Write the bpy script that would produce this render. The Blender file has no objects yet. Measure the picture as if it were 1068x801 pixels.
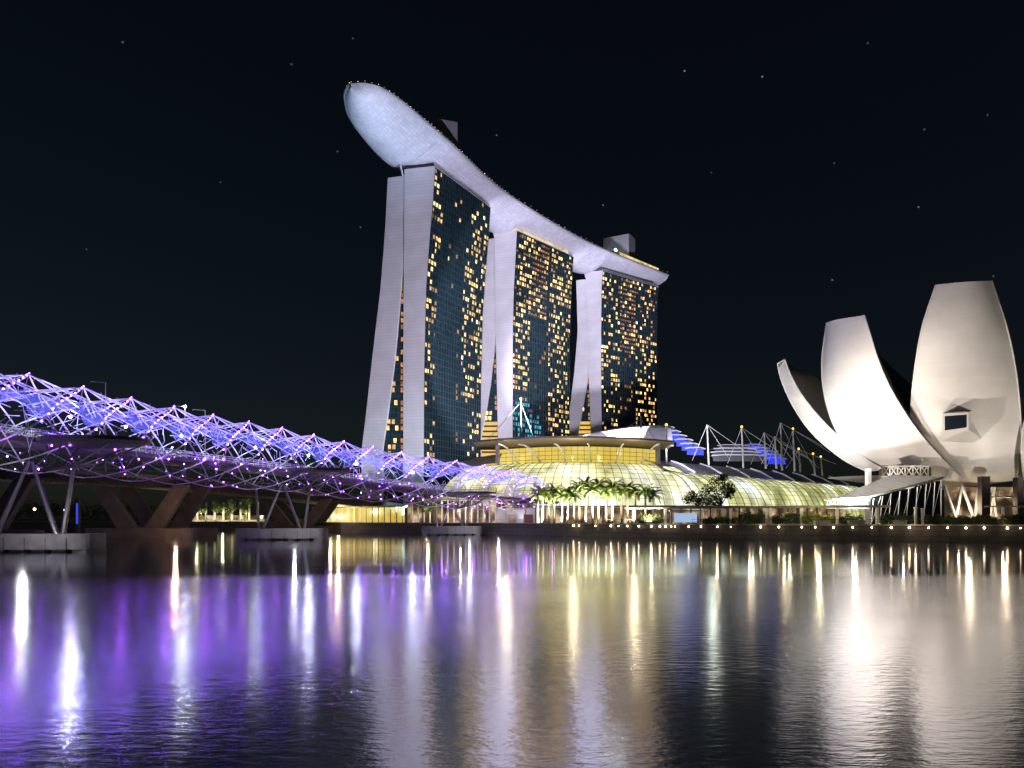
import bpy, math, random
from math import sin, cos, pi, radians, sqrt
from mathutils import Vector, Matrix

# ------------------------------------------------------------------ camera, sky, added fill sun, exposure
sc = bpy.context.scene
C = sc.collection
F, CX, HOR, CAMZ = 800.0, 534.0, 541.0, 5.0          # focal length and horizon row, in pixels of the photograph

cam_d = bpy.data.cameras.new('camera')
cam_d.sensor_width = 36.0
cam_d.lens = F / 1068.0 * 36.0
cam_d.shift_y = (HOR - 400.5) / 1068.0
cam_d.clip_start, cam_d.clip_end = 0.5, 20000
cam = bpy.data.objects.new('camera', cam_d)
cam.location = (0, 0, CAMZ)
cam.rotation_euler = (pi / 2, 0, 0)
C.objects.link(cam)
sc.camera = cam

SUN_EL, SUN_ROT = radians(25), radians(120)
world = bpy.data.worlds.new('World')
sc.world = world
world.use_nodes = True
nt = world.node_tree
nt.nodes.clear()
wo = nt.nodes.new('ShaderNodeOutputWorld')
bg = nt.nodes.new('ShaderNodeBackground')
sky = nt.nodes.new('ShaderNodeTexSky')
sky.sky_type = 'NISHITA'
sky.sun_disc = False
sky.sun_elevation = SUN_EL
sky.sun_rotation = SUN_ROT
tint = nt.nodes.new('ShaderNodeMix'); tint.data_type = 'RGBA'; tint.blend_type = 'MULTIPLY'
tint.inputs[0].default_value = 1.0
tint.inputs[7].default_value = (0.46, 0.50, 0.54, 1)
nt.links.new(sky.outputs[0], tint.inputs[6])
nt.links.new(tint.outputs[2], bg.inputs[0])
bg.inputs[1].default_value = 0.0037
# the stars: a few directions of the sky dome that shine
geo = nt.nodes.new('ShaderNodeTexCoord')
STARS = [(128, 44, .5), (304, 67, .4), (368, 40, .3), (714, 74, 1.), (795, 80, .9), (629, 214, .8), (868, 292, .7), (958, 216, .7),
         (905, 45, .3), (1030, 120, .3), (870, 170, .25), (964, 135, .3), (352, 158, .4), (518, 141, .5), (376, 237, .4),
         (230, 190, .25), (90, 260, .25), (1036, 288, .4), (742, 180, .25)]
prev = None
for sx, sy, sb in STARS:
    d = Vector(((sx - CX) / F, 1.0, (HOR - sy) / F)).normalized()
    dp = nt.nodes.new('ShaderNodeVectorMath'); dp.operation = 'DOT_PRODUCT'
    dp.inputs[1].default_value = d
    nt.links.new(geo.outputs['Generated'], dp.inputs[0])
    mr = nt.nodes.new('ShaderNodeMapRange')
    mr.inputs['From Min'].default_value = 0.99999930
    mr.inputs['From Max'].default_value = 0.99999985
    mr.inputs['To Min'].default_value = 0
    mr.inputs['To Max'].default_value = 0.2 * sb
    nt.links.new(dp.outputs['Value'], mr.inputs['Value'])
    if prev is None:
        prev = mr.outputs[0]
    else:
        ad = nt.nodes.new('ShaderNodeMath'); ad.operation = 'ADD'
        nt.links.new(prev, ad.inputs[0]); nt.links.new(mr.outputs[0], ad.inputs[1])
        prev = ad.outputs[0]
bg2 = nt.nodes.new('ShaderNodeBackground')
bg2.inputs[0].default_value = (0.8, 0.9, 1, 1)
nt.links.new(prev, bg2.inputs[1])
adds = nt.nodes.new('ShaderNodeAddShader')
nt.links.new(bg.outputs[0], adds.inputs[0]); nt.links.new(bg2.outputs[0], adds.inputs[1])
nt.links.new(adds.outputs[0], wo.inputs[0])

fill_sun_d = bpy.data.lights.new('fill_sun', 'SUN')  # weak added sun, fills the dark so objects are not pure black
fill_sun_d.energy = 0.02
fill_sun_d.angle = radians(0.5)
fill_sun_d.color = (0.85, 0.88, 1.0)
fill_sun = bpy.data.objects.new('fill_sun', fill_sun_d)
fill_sun.rotation_euler = (radians(60), 0, radians(-35))
C.objects.link(fill_sun)

sc.view_settings.view_transform = 'Standard'
sc.view_settings.look = 'None'
sc.view_settings.exposure = 0.0
sc.view_settings.gamma = 1.0
sc.view_settings.use_curve_mapping = False
sc.cycles.use_denoising = True
sc.cycles.max_bounces = 5
sc.cycles.diffuse_bounces = 2
sc.cycles.glossy_bounces = 3
sc.cycles.transmission_bounces = 3
sc.cycles.transparent_max_bounces = 8
sc.cycles.sample_clamp_indirect = 20.0
sc.cycles.sample_clamp_direct = 0.0
sc.cycles.caustics_reflective = True
sc.cycles.use_light_tree = True

rnd = random.Random(7)

def light(name, kind, loc, energy, color, target=None, size=60, blend=0.4, radius=0.3):
    d = bpy.data.lights.new(name, kind)
    d.energy = energy
    d.color = color
    d.shadow_soft_size = radius
    if kind == 'SPOT':
        d.spot_size = radians(size)
        d.spot_blend = blend
    o = bpy.data.objects.new(name, d)
    o.location = loc
    if target is not None:
        o.rotation_euler = (Vector(target) - Vector(loc)).to_track_quat('-Z', 'Y').to_euler()
    C.objects.link(o)
    return o

LAV = (0.84, 0.79, 1.0)
ICE = (0.42, 0.66, 1.0)
WARM = (1.0, 0.90, 0.78)
# floodlights that wash the white ends of the towers
light('tower_floodlight', 'SPOT', (32, 288, 35.6), 1.4e6, LAV, (-56, 413, 128), 75, 0.3, 0.5)
light('tower_floodlight', 'SPOT', (-40, 300, 6), 1.6e5, (0.5, 0.85, 1.0), (-78, 424, 75), 60, 0.9, 0.6)
light('tower_floodlight', 'SPOT', (26, 292, 35.6), 2.0e6, LAV, (0, 504, 120), 46, 0.3, 0.5)
light('tower_floodlight', 'SPOT', (46, 296, 35.6), 3.2e6, LAV, (64, 584, 118), 36, 0.3, 0.5)
# floodlights for the hull of the sky park
light('hull_floodlight', 'SPOT', (-62, 330, 30), 1.0e6, ICE, (-66, 380, 198), 34, 0.9, 0.6)
light('hull_floodlight', 'SPOT', (10, 380, 30), 0.5e6, (0.66, 0.62, 1), (-18, 445, 198), 45, 0.8, 0.6)
light('hull_floodlight', 'SPOT', (70, 430, 30), 0.75e6, (0.66, 0.66, 1), (30, 525, 198), 48, 0.8, 0.6)
light('hull_floodlight', 'SPOT', (125, 490, 30), 0.8e6, (0.70, 0.70, 1), (92, 600, 198), 45, 0.8, 0.6)
# floodlights in front of the lotus museum
light('museum_floodlight', 'SPOT', (82, 182, 5), 1.35e5, WARM, (97, 214, 36), 66, 1.0, 0.4)
light('museum_floodlight', 'SPOT', (74, 212, 5.5), 0.75e5, (0.95, 0.97, 0.96), (86, 228, 34), 90, 0.9, 0.4)
light('museum_floodlight', 'SPOT', (58, 184, 8), 3.6e5, (1.0, 0.88, 0.81), (126, 206, 40), 60, 0.9, 0.4)
light('museum_floodlight', 'SPOT', (150, 178, 6.5), 0.5e5, WARM, (132, 206, 44), 90, 0.9, 0.4)

# ------------------------------------------------------------------ helpers
def W(px, py, Y):
    return Vector(((px - CX) * Y / F, Y, CAMZ + (HOR - py) * Y / F))

def GX(px, Y):
    return (px - CX) * Y / F

def lerp(a, b, t):
    return a + (b - a) * t

def table(rows, x):
    """piecewise linear look-up in rows sorted by their first column"""
    if x <= rows[0][0]:
        return list(rows[0][1:])
    for a, b in zip(rows, rows[1:]):
        if x <= b[0]:
            t = (x - a[0]) / (b[0] - a[0])
            return [lerp(p, q, t) for p, q in zip(a[1:], b[1:])]
    return list(rows[-1][1:])

def spline(pts, n):
    """Catmull-Rom through points, n samples per span"""
    P = [Vector(p) for p in pts]
    P = [P[0] * 2 - P[1]] + P + [P[-1] * 2 - P[-2]]
    out = []
    for i in range(1, len(P) - 2):
        for k in range(n):
            t = k / n
            a, b, c, d = P[i - 1], P[i], P[i + 1], P[i + 2]
            out.append(0.5 * ((2 * b) + (c - a) * t + (2 * a - 5 * b + 4 * c - d) * t * t + (3 * b - a - 3 * c + d) * t ** 3))
    out.append(P[-2].copy())
    return out

class MB:
    def __init__(self):
        self.v, self.f, self.uv = [], [], {}
    def add(self, pts):
        i = len(self.v)
        self.v += [tuple(p) for p in pts]
        return i
    def face(self, *pts, uv=None):
        i = self.add(pts)
        if uv:
            self.uv[len(self.f)] = uv
        self.f.append(tuple(range(i, i + len(pts))))
    def grid(self, rows, close=False, uvf=None):
        n, m = len(rows), len(rows[0])
        i0 = self.add([p for r in rows for p in r])
        for a in range(n - 1):
            for b in range(m if close else m - 1):
                c = (b + 1) % m
                if uvf:
                    self.uv[len(self.f)] = [uvf(a, b), uvf(a, b + 1), uvf(a + 1, b + 1), uvf(a + 1, b)]
                self.f.append((i0 + a * m + b, i0 + a * m + c, i0 + (a + 1) * m + c, i0 + (a + 1) * m + b))
        return i0
    def box(self, c, s, rz=0):
        M = Matrix.Rotation(rz, 3, 'Z')
        c = Vector(c)
        P = [c + M @ Vector((x * s[0] / 2, y * s[1] / 2, z * s[2] / 2)) for z in (-1, 1) for x, y in ((-1, -1), (1, -1), (1, 1), (-1, 1))]
        self.hexa(P)
    def hexa(self, P):
        i = self.add(P)
        for q in ((0, 3, 2, 1), (4, 5, 6, 7), (0, 1, 5, 4), (1, 2, 6, 5), (2, 3, 7, 6), (3, 0, 4, 7)):
            self.f.append(tuple(i + k for k in q))
    def prism(self, poly, z0, z1):
        n = len(poly)
        i = self.add([(p[0], p[1], z0) for p in poly] + [(p[0], p[1], z1) for p in poly])
        self.f.append(tuple(i + k for k in reversed(range(n))))
        self.f.append(tuple(i + n + k for k in range(n)))
        for k in range(n):
            l = (k + 1) % n
            self.f.append((i + k, i + l, i + n + l, i + n + k))
    def bar(self, a, b, w, h):
        a, b = Vector(a), Vector(b)
        d = (b - a).normalized()
        up = Vector((0, 0, 1)) if abs(d.z) < 0.95 else Vector((0, 1, 0))
        s = d.cross(up).normalized() * w / 2
        u = s.cross(d).normalized() * h / 2
        self.hexa([a - s - u, a + s - u, b + s - u, b - s - u, a - s + u, a + s + u, b + s + u, b - s + u])
    def tube(self, pts, r, n=6, r1=None, cap=True):
        pts = [Vector(p) for p in pts]
        rows = []
        ref = None
        for k, p in enumerate(pts):
            d = (pts[min(k + 1, len(pts) - 1)] - pts[max(k - 1, 0)]).normalized()
            if ref is None:
                ref = Vector((0, 0, 1)) if abs(d.z) < 0.9 else Vector((1, 0, 0))
            s = d.cross(ref).normalized()
            ref = s.cross(d).normalized()
            rr = r if r1 is None else lerp(r, r1, k / (len(pts) - 1))
            rows.append([p + (s * cos(2 * pi * j / n) + ref * sin(2 * pi * j / n)) * rr for j in range(n)])
        i0 = self.grid(rows, close=True)
        if cap:
            self.f.append(tuple(i0 + j for j in reversed(range(n))))
            e = i0 + (len(pts) - 1) * n
            self.f.append(tuple(e + j for j in range(n)))
    def ball(self, c, r, n=8, m=5, sz=1.0):
        c = Vector(c)
        rows = []
        for a in range(m + 1):
            th = -pi / 2 + pi * a / m
            rows.append([c + Vector((cos(th) * cos(2 * pi * j / n), cos(th) * sin(2 * pi * j / n), sin(th) * sz)) * r for j in range(n)])
        self.grid(rows, close=True)
    def build(self, name, mat, parent=None, smooth=False, origin=None):
        me = bpy.data.meshes.new(name)
        o0 = Vector(origin) if origin is not None else (world_loc(parent) if parent else Vector((0, 0, 0)))
        me.from_pydata([(x - o0.x, y - o0.y, z - o0.z) for x, y, z in self.v], [], self.f)
        if self.uv:
            l = me.uv_layers.new(name='UVMap')
            for p in me.polygons:
                u = self.uv.get(p.index)
                if u:
                    for k, li in enumerate(p.loop_indices):
                        l.data[li].uv = u[k]
        if smooth:
            me.polygons.foreach_set('use_smooth', [True] * len(me.polygons))
        me.materials.append(mat)
        me.update()
        o = bpy.data.objects.new(name, me)
        C.objects.link(o)
        if parent:
            o.parent = parent
            if origin is not None:
                o.location = o0 - world_loc(parent)
        elif origin is not None:
            o.location = o0
        return o

def world_loc(o):
    v = Vector(o.location)
    while o.parent:
        o = o.parent
        v = v + Vector(o.location)
    return v

def thing(name, label, cat, loc=(0, 0, 0), group=None):
    o = bpy.data.objects.new(name, None)
    o.empty_display_size = 1
    C.objects.link(o)
    o.location = loc
    return tag(o, label, cat, group)

def tag(o, label, cat, group=None):
    o['label'] = label
    o['category'] = cat
    if group:
        o['group'] = group
    return o

def struct(o):
    o['kind'] = 'structure'
    return o

def stuff(o):
    o['kind'] = 'stuff'
    return o

def dup(root, loc, rz=0.0, scale=1.0, label=None):
    r = root.copy(); C.objects.link(r)
    r.location = loc; r.rotation_euler = (0, 0, rz); r.scale = (scale,) * 3
    if label:
        r['label'] = label
    for ch in list(root.children):
        c = ch.copy(); C.objects.link(c); c.parent = r
        for g in list(ch.children):
            d = g.copy(); C.objects.link(d); d.parent = c
    return r

ORD = ['first', 'second', 'third', 'fourth', 'fifth', 'sixth', 'seventh', 'eighth', 'ninth', 'tenth', 'eleventh', 'twelfth', 'thirteenth',
       'fourteenth', 'fifteenth', 'sixteenth', 'seventeenth', 'eighteenth', 'nineteenth', 'twentieth', 'twenty-first', 'twenty-second',
       'twenty-third', 'twenty-fourth', 'twenty-fifth', 'twenty-sixth', 'twenty-seventh', 'twenty-eighth', 'twenty-ninth', 'thirtieth',
       'thirty-first', 'thirty-second', 'thirty-third', 'thirty-fourth', 'thirty-fifth', 'thirty-sixth']

# ------------------------------------------------------------------ materials
def new_mat(name):
    m = bpy.data.materials.new(name)
    m.use_nodes = True
    return m, m.node_tree, m.node_tree.nodes['Principled BSDF']

def noise_mat(name, c0, c1, scale=1.0, rough=0.6, metal=0.0, bump=0.0, detail=4, spec=0.5, stretch=None):
    m, t, p = new_mat(name)
    tc = t.nodes.new('ShaderNodeTexCoord')
    n = t.nodes.new('ShaderNodeTexNoise')
    n.inputs['Scale'].default_value = scale
    n.inputs['Detail'].default_value = detail
    src = tc.outputs['Object']
    if stretch:
        mp = t.nodes.new('ShaderNodeMapping')
        mp.inputs['Scale'].default_value = stretch
        t.links.new(src, mp.inputs[0]); src = mp.outputs[0]
    t.links.new(src, n.inputs['Vector'])
    r = t.nodes.new('ShaderNodeValToRGB')
    r.color_ramp.elements[0].position = 0.3
    r.color_ramp.elements[1].position = 0.7
    r.color_ramp.elements[0].color = (*c0, 1)
    r.color_ramp.elements[1].color = (*c1, 1)
    t.links.new(n.outputs['Fac'], r.inputs[0])
    t.links.new(r.outputs[0], p.inputs['Base Color'])
    p.inputs['Roughness'].default_value = rough
    p.inputs['Metallic'].default_value = metal
    p.inputs['Specular IOR Level'].default_value = spec
    if bump:
        b = t.nodes.new('ShaderNodeBump')
        b.inputs['Strength'].default_value = bump
        t.links.new(n.outputs['Fac'], b.inputs['Height'])
        t.links.new(b.outputs[0], p.inputs['Normal'])
    return m

def panel_mat(name, c0, c1, ground, row=3.4, width=6.0, rough=0.5, mortar=0.03, axes='XZ', metal=0.0):
    """panelled cladding: brick texture over world-sized panels"""
    m, t, p = new_mat(name)
    tc = t.nodes.new('ShaderNodeTexCoord')
    if axes == 'UV':
        src = tc.outputs['UV']
    else:
        sep = t.nodes.new('ShaderNodeSeparateXYZ'); cmb = t.nodes.new('ShaderNodeCombineXYZ')
        t.links.new(tc.outputs['Object'], sep.inputs[0])
        t.links.new(sep.outputs['X' if axes[0] == 'X' else 'Y'], cmb.inputs[0])
        t.links.new(sep.outputs['Z' if axes[1] == 'Z' else 'Y'], cmb.inputs[1])
        src = cmb.outputs[0]
    b = t.nodes.new('ShaderNodeTexBrick')
    b.offset = 0.5 if axes != 'UV' else 0.0
    b.inputs['Scale'].default_value = 1.0
    b.inputs['Mortar Size'].default_value = mortar
    b.inputs['Mortar Smooth'].default_value = 0.3
    b.inputs['Brick Width'].default_value = width
    b.inputs['Row Height'].default_value = row
    b.inputs['Color1'].default_value = (*c0, 1)
    b.inputs['Color2'].default_value = (*c1, 1)
    b.inputs['Mortar'].default_value = (*ground, 1)
    t.links.new(src, b.inputs['Vector'])
    n = t.nodes.new('ShaderNodeTexNoise'); n.inputs['Scale'].default_value = 0.12; n.inputs['Detail'].default_value = 5
    t.links.new(tc.outputs['Object'], n.inputs['Vector'])
    mx = t.nodes.new('ShaderNodeMix'); mx.data_type = 'RGBA'; mx.blend_type = 'MULTIPLY'
    mr = t.nodes.new('ShaderNodeMapRange')
    mr.inputs['From Min'].default_value = 0.3; mr.inputs['From Max'].default_value = 0.7
    mr.inputs['To Min'].default_value = 0.86; mr.inputs['To Max'].default_value = 1.0
    t.links.new(n.outputs['Fac'], mr.inputs['Value'])
    mx.inputs[0].default_value = 1.0
    t.links.new(b.outputs['Color'], mx.inputs[6]); t.links.new(mr.outputs[0], mx.inputs[7])
    t.links.new(mx.outputs[2], p.inputs['Base Color'])
    p.inputs['Roughness'].default_value = rough
    p.inputs['Metallic'].default_value = metal
    return m

def emit_mat(name, col, strength, vary=0.0, island=False):
    m, t, p = new_mat(name)
    p.inputs['Base Color'].default_value = (0.02, 0.02, 0.02, 1)
    p.inputs['Emission Color'].default_value = (*col, 1)
    p.inputs['Emission Strength'].default_value = strength
    if vary:
        if island:
            g = t.nodes.new('ShaderNodeNewGeometry'); out = g.outputs['Random Per Island']
        else:
            g = t.nodes.new('ShaderNodeObjectInfo'); out = g.outputs['Random']
        mr = t.nodes.new('ShaderNodeMapRange')
        mr.inputs['To Min'].default_value = strength * (1 - vary)
        mr.inputs['To Max'].default_value = strength * (1 + vary)
        t.links.new(out, mr.inputs['Value'])
        # curtains, lamps and furniture break up each lit room
        tc = t.nodes.new('ShaderNodeNewGeometry')
        n = t.nodes.new('ShaderNodeTexNoise'); n.inputs['Scale'].default_value = 0.55; n.inputs['Detail'].default_value = 2
        t.links.new(tc.outputs['Position'], n.inputs['Vector'])
        m2 = t.nodes.new('ShaderNodeMapRange')
        m2.inputs['From Min'].default_value = 0.33; m2.inputs['From Max'].default_value = 0.66
        m2.inputs['To Min'].default_value = 0.35; m2.inputs['To Max'].default_value = 1.5
        t.links.new(n.outputs['Fac'], m2.inputs['Value'])
        mm = t.nodes.new('ShaderNodeMath'); mm.operation = 'MULTIPLY'
        t.links.new(mr.outputs[0], mm.inputs[0]); t.links.new(m2.outputs[0], mm.inputs[1])
        t.links.new(mm.outputs[0], p.inputs['Emission Strength'])
    return m

def lit_glass(name, cols, strength, scale, hot=0.0, col_scale=0.0):
    """a glazed wall seen lit from the hall behind it: brightness follows the lamps and floors inside"""
    m, t, p = new_mat(name)
    tc = t.nodes.new('ShaderNodeTexCoord')
    n = t.nodes.new('ShaderNodeTexNoise'); n.inputs['Scale'].default_value = scale; n.inputs['Detail'].default_value = 3
    t.links.new(tc.outputs['Object'], n.inputs['Vector'])
    r = t.nodes.new('ShaderNodeValToRGB')
    e = r.color_ramp.elements
    e[0].position, e[1].position = 0.32, 0.68
    e[0].color, e[1].color = (*cols[0], 1), (*cols[-1], 1)
    for k, c in enumerate(cols[1:-1]):
        x = e.new(0.32 + 0.36 * (k + 1) / (len(cols) - 1)); x.color = (*c, 1)
    t.links.new(n.outputs['Fac'], r.inputs[0])
    t.links.new(r.outputs[0], p.inputs['Emission Color'])
    v = t.nodes.new('ShaderNodeTexVoronoi'); v.inputs['Scale'].default_value = scale * 2.2
    t.links.new(tc.outputs['Object'], v.inputs['Vector'])
    mr = t.nodes.new('ShaderNodeMapRange')
    mr.inputs['From Min'].default_value = 0.0; mr.inputs['From Max'].default_value = 0.28
    mr.inputs['To Min'].default_value = strength * (1 + hot); mr.inputs['To Max'].default_value = strength
    t.links.new(v.outputs['Distance'], mr.inputs['Value'])
    t.links.new(mr.outputs[0], p.inputs['Emission Strength'])
    if col_scale:
        # tall lit columns and hangings inside the hall
        mp = t.nodes.new('ShaderNodeMapping'); mp.inputs['Scale'].default_value = (1, 1, 0.14)
        t.links.new(tc.outputs['Object'], mp.inputs[0])
        n2 = t.nodes.new('ShaderNodeTexNoise'); n2.inputs['Scale'].default_value = col_scale; n2.inputs['Detail'].default_value = 2
        t.links.new(mp.outputs[0], n2.inputs['Vector'])
        m2 = t.nodes.new('ShaderNodeMapRange')
        m2.inputs['From Min'].default_value = 0.36; m2.inputs['From Max'].default_value = 0.68
        m2.inputs['To Min'].default_value = 0.62; m2.inputs['To Max'].default_value = 1.55
        t.links.new(n2.outputs['Fac'], m2.inputs['Value'])
        mm = t.nodes.new('ShaderNodeMath'); mm.operation = 'MULTIPLY'
        t.links.new(mr.outputs[0], mm.inputs[0]); t.links.new(m2.outputs[0], mm.inputs[1])
        t.links.new(mm.outputs[0], p.inputs['Emission Strength'])
    p.inputs['Base Color'].default_value = (0.05, 0.06, 0.04, 1)
    p.inputs['Roughness'].default_value = 0.15
    return m

M = {}
M['tower_white'] = panel_mat('tower_white_panels', (0.62, 0.60, 0.62), (0.58, 0.57, 0.59), (0.47, 0.46, 0.48), 1.72, 60, 0.45, 0.10)
M['tower_dark'] = noise_mat('tower_dark_wall', (0.05, 0.05, 0.055), (0.08, 0.08, 0.085), 0.3)
M['facade'] = panel_mat('facade_dark_glass', (0.014, 0.036, 0.042), (0.008, 0.020, 0.027), (0.03, 0.05, 0.056), 1, 1, 0.14, 0.08, 'UV')
M['fin'] = noise_mat('facade_fin_metal', (0.02, 0.03, 0.035), (0.035, 0.045, 0.05), 0.5, 0.5, 0.2)
M['win_warm'] = emit_mat('lit_window_warm', (1.0, 0.62, 0.22), 1.6, 0.8)
M['win_pale'] = emit_mat('lit_window_pale', (1.0, 0.72, 0.34), 1.7, 0.75)
M['win_orange'] = emit_mat('lit_window_orange', (1.0, 0.40, 0.10), 0.5, 0.6)
M['refl_cyan'] = emit_mat('painted_reflection_cyan', (0.10, 0.55, 0.78), 0.65, 0.8)  # glow painted for a light show mirrored in the glass, not rooms
M['refl_magenta'] = emit_mat('painted_reflection_magenta', (0.55, 0.15, 0.65), 0.6, 0.5)  # magenta share of the same painted reflection
M['win_teal'] = emit_mat('lit_window_teal_dim', (0.02, 0.16, 0.20), 0.55, 0.6)
M['win_stuff'] = emit_mat('lit_window_many', (1.0, 0.62, 0.23), 1.6, 0.85, True)
M['win_orange_stuff'] = emit_mat('lit_window_orange_many', (1.0, 0.42, 0.13), 0.45, 0.6, True)
M['gold'] = lit_glass('gold_lit_atrium', [(0.9, 0.42, 0.05), (1, 0.62, 0.12), (1, 0.75, 0.3)], 0.85, 0.12)
M['terrace_glow'] = lit_glass('lit_roof_terrace', [(0.5, 0.36, 0.10), (1, 0.75, 0.3), (1, 0.85, 0.5)], 0.9, 0.2)
M['hull'] = panel_mat('hull_scale_panels', (0.58, 0.58, 0.62), (0.48, 0.48, 0.52), (0.37, 0.37, 0.41), 1.5, 2.6, 0.5, 0.09, 'UV', 0.0)
M['hull_edge'] = noise_mat('hull_edge_metal', (0.35, 0.35, 0.37), (0.45, 0.45, 0.47), 0.3, 0.4, 0.4)
M['plant_box'] = panel_mat('plant_room_cladding', (0.25, 0.25, 0.27), (0.22, 0.22, 0.24), (0.12, 0.12, 0.13), 1.2, 4)
M['deck_bulb'] = emit_mat('deck_edge_bulb', (1, 0.85, 0.6), 3.0, 0.6)
M['deck_bulb_stuff'] = emit_mat('deck_edge_bulb_many', (1, 0.85, 0.6), 3.0, 0.6, True)
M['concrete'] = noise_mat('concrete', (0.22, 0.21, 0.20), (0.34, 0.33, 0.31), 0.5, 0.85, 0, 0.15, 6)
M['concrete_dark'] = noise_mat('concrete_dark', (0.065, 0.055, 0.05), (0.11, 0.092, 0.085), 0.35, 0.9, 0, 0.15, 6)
M['quay'] = panel_mat('quay_wall_blocks', (0.13, 0.115, 0.11), (0.10, 0.09, 0.088), (0.04, 0.036, 0.035), 1.1, 3.2, 0.85, 0.05)
M['paving'] = noise_mat('promenade_paving', (0.20, 0.18, 0.16), (0.30, 0.27, 0.24), 0.4, 0.8, 0, 0.1)
M['asphalt'] = noise_mat('asphalt', (0.04, 0.04, 0.042), (0.06, 0.06, 0.06), 2.0, 0.9)
M['steel'] = noise_mat('pale_steel_tube', (0.62, 0.61, 0.63), (0.80, 0.79, 0.80), 0.4, 0.42, 0.12)
M['leg_steel'] = noise_mat('brushed_leg_steel', (0.22, 0.21, 0.22), (0.34, 0.33, 0.34), 0.4, 0.35, 0.5)
M['steel_dark'] = noise_mat('dark_steel', (0.05, 0.045, 0.05), (0.09, 0.08, 0.085), 0.6, 0.5, 0.4)
M['white_steel'] = noise_mat('white_painted_steel', (0.62, 0.62, 0.62), (0.75, 0.74, 0.72), 0.4, 0.45)
M['led'] = emit_mat('violet_led', (0.30, 0.08, 1.0), 72.0, 0.5)
M['led_stuff'] = emit_mat('violet_led_many', (0.30, 0.08, 1.0), 72.0, 0.6, True)
M['lamp_white'] = emit_mat('white_lamp', (0.85, 0.92, 1.0), 700.0)
M['park_white'] = emit_mat('park_lamp_white', (0.85, 0.95, 1.0), 6.0)
M['lamp_warm'] = emit_mat('warm_lamp', (1.0, 0.78, 0.45), 26.0)
M['lamp_orange'] = emit_mat('orange_beacon', (1.0, 0.35, 0.06), 4.0)
M['deck'] = noise_mat('bridge_deck', (0.10, 0.09, 0.09), (0.16, 0.15, 0.15), 0.6, 0.7)
M['mullion'] = noise_mat('dark_mullion', (0.05, 0.055, 0.03), (0.09, 0.10, 0.06), 0.6, 0.5)
M['hall_glass'] = lit_glass('lit_hall_glass', [(0.46, 0.41, 0.13), (0.70, 0.66, 0.32), (0.86, 0.84, 0.56), (1.0, 1.0, 0.84)], 1.12, 0.06, 0.6, 0.16)
M['wing_glass'] = lit_glass('lit_wing_glass', [(0.34, 0.34, 0.11), (0.53, 0.53, 0.22), (0.71, 0.72, 0.42), (0.9, 1.0, 0.92)], 1.15, 0.06, 1.0, 0.14)
M['band_glass'] = lit_glass('lit_clerestory_glass', [(0.60, 0.42, 0.05), (0.72, 0.54, 0.10), (0.85, 0.70, 0.25)], 1.1, 0.05, 0.6)
M['soffit'] = panel_mat('canopy_soffit', (0.20, 0.16, 0.12), (0.17, 0.14, 0.10), (0.08, 0.06, 0.05), 3, 8, 0.7, 0.03, 'XY')
M['roof_metal'] = panel_mat('roof_metal_sheets', (0.30, 0.31, 0.30), (0.24, 0.25, 0.24), (0.45, 0.46, 0.45), 30, 1.6, 0.4, 0.05, 'XY', 0.4)
M['shell'] = panel_mat('shell_roof_sheets', (0.66, 0.66, 0.70), (0.60, 0.60, 0.65), (0.40, 0.40, 0.44), 2.2, 30, 0.45, 0.06, 'XY')
M['blue_glow_riser'] = emit_mat('riser_painted_blue_glow', (0.02, 0.05, 0.95), 1.1)  # emission painted in place of blue light shining up from beneath
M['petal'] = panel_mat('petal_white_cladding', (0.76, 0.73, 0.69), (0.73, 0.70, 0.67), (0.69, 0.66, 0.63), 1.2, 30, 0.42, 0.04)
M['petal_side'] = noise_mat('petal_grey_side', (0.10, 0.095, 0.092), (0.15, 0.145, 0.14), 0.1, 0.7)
M['dark_glass'] = noise_mat('dark_window_glass', (0.012, 0.018, 0.03), (0.02, 0.03, 0.045), 0.2, 0.08)
M['teal_glass'] = noise_mat('teal_pavilion_glass', (0.005, 0.011, 0.013), (0.010, 0.020, 0.023), 0.3, 0.1)
M['leaf'] = noise_mat('leaf_green', (0.04, 0.075, 0.02), (0.10, 0.15, 0.04), 0.6, 0.55)
M['palm_leaf'] = noise_mat('palm_frond', (0.07, 0.13, 0.025), (0.20, 0.25, 0.06), 0.8, 0.5)
M['leaf_dark'] = noise_mat('leaf_dark_green', (0.024, 0.046, 0.013), (0.06, 0.095, 0.028), 0.5, 0.6)
M['flower'] = noise_mat('yellow_green_shrub', (0.10, 0.14, 0.02), (0.26, 0.27, 0.05), 0.7, 0.6)
M['bark'] = noise_mat('palm_bark', (0.24, 0.20, 0.16), (0.38, 0.33, 0.28), 1.5, 0.85)
M['bark_dark'] = noise_mat('tree_bark', (0.06, 0.05, 0.04), (0.11, 0.09, 0.07), 1.5, 0.9)
M['shop'] = lit_glass('lit_shopfront', [(0.01, 0.008, 0.006), (0.05, 0.03, 0.018), (0.30, 0.18, 0.09), (0.9, 0.7, 0.45)], 0.8, 0.22, 1.5)
M['shop_mauve'] = lit_glass('lit_shopfront_mauve', [(0.35, 0.28, 0.40), (0.55, 0.46, 0.62), (0.8, 0.7, 0.9)], 0.6, 0.12)
M['shop_red'] = emit_mat('dark_red_shopfront', (0.5, 0.08, 0.05), 0.12)
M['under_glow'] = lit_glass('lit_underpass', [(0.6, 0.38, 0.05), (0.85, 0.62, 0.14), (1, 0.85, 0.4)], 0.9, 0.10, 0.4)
M['screen'] = emit_mat('kiosk_screen', (0.45, 0.62, 0.9), 0.8)
M['blue_col'] = emit_mat('blue_neon', (0.04, 0.09, 1.0), 0.8)

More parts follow.
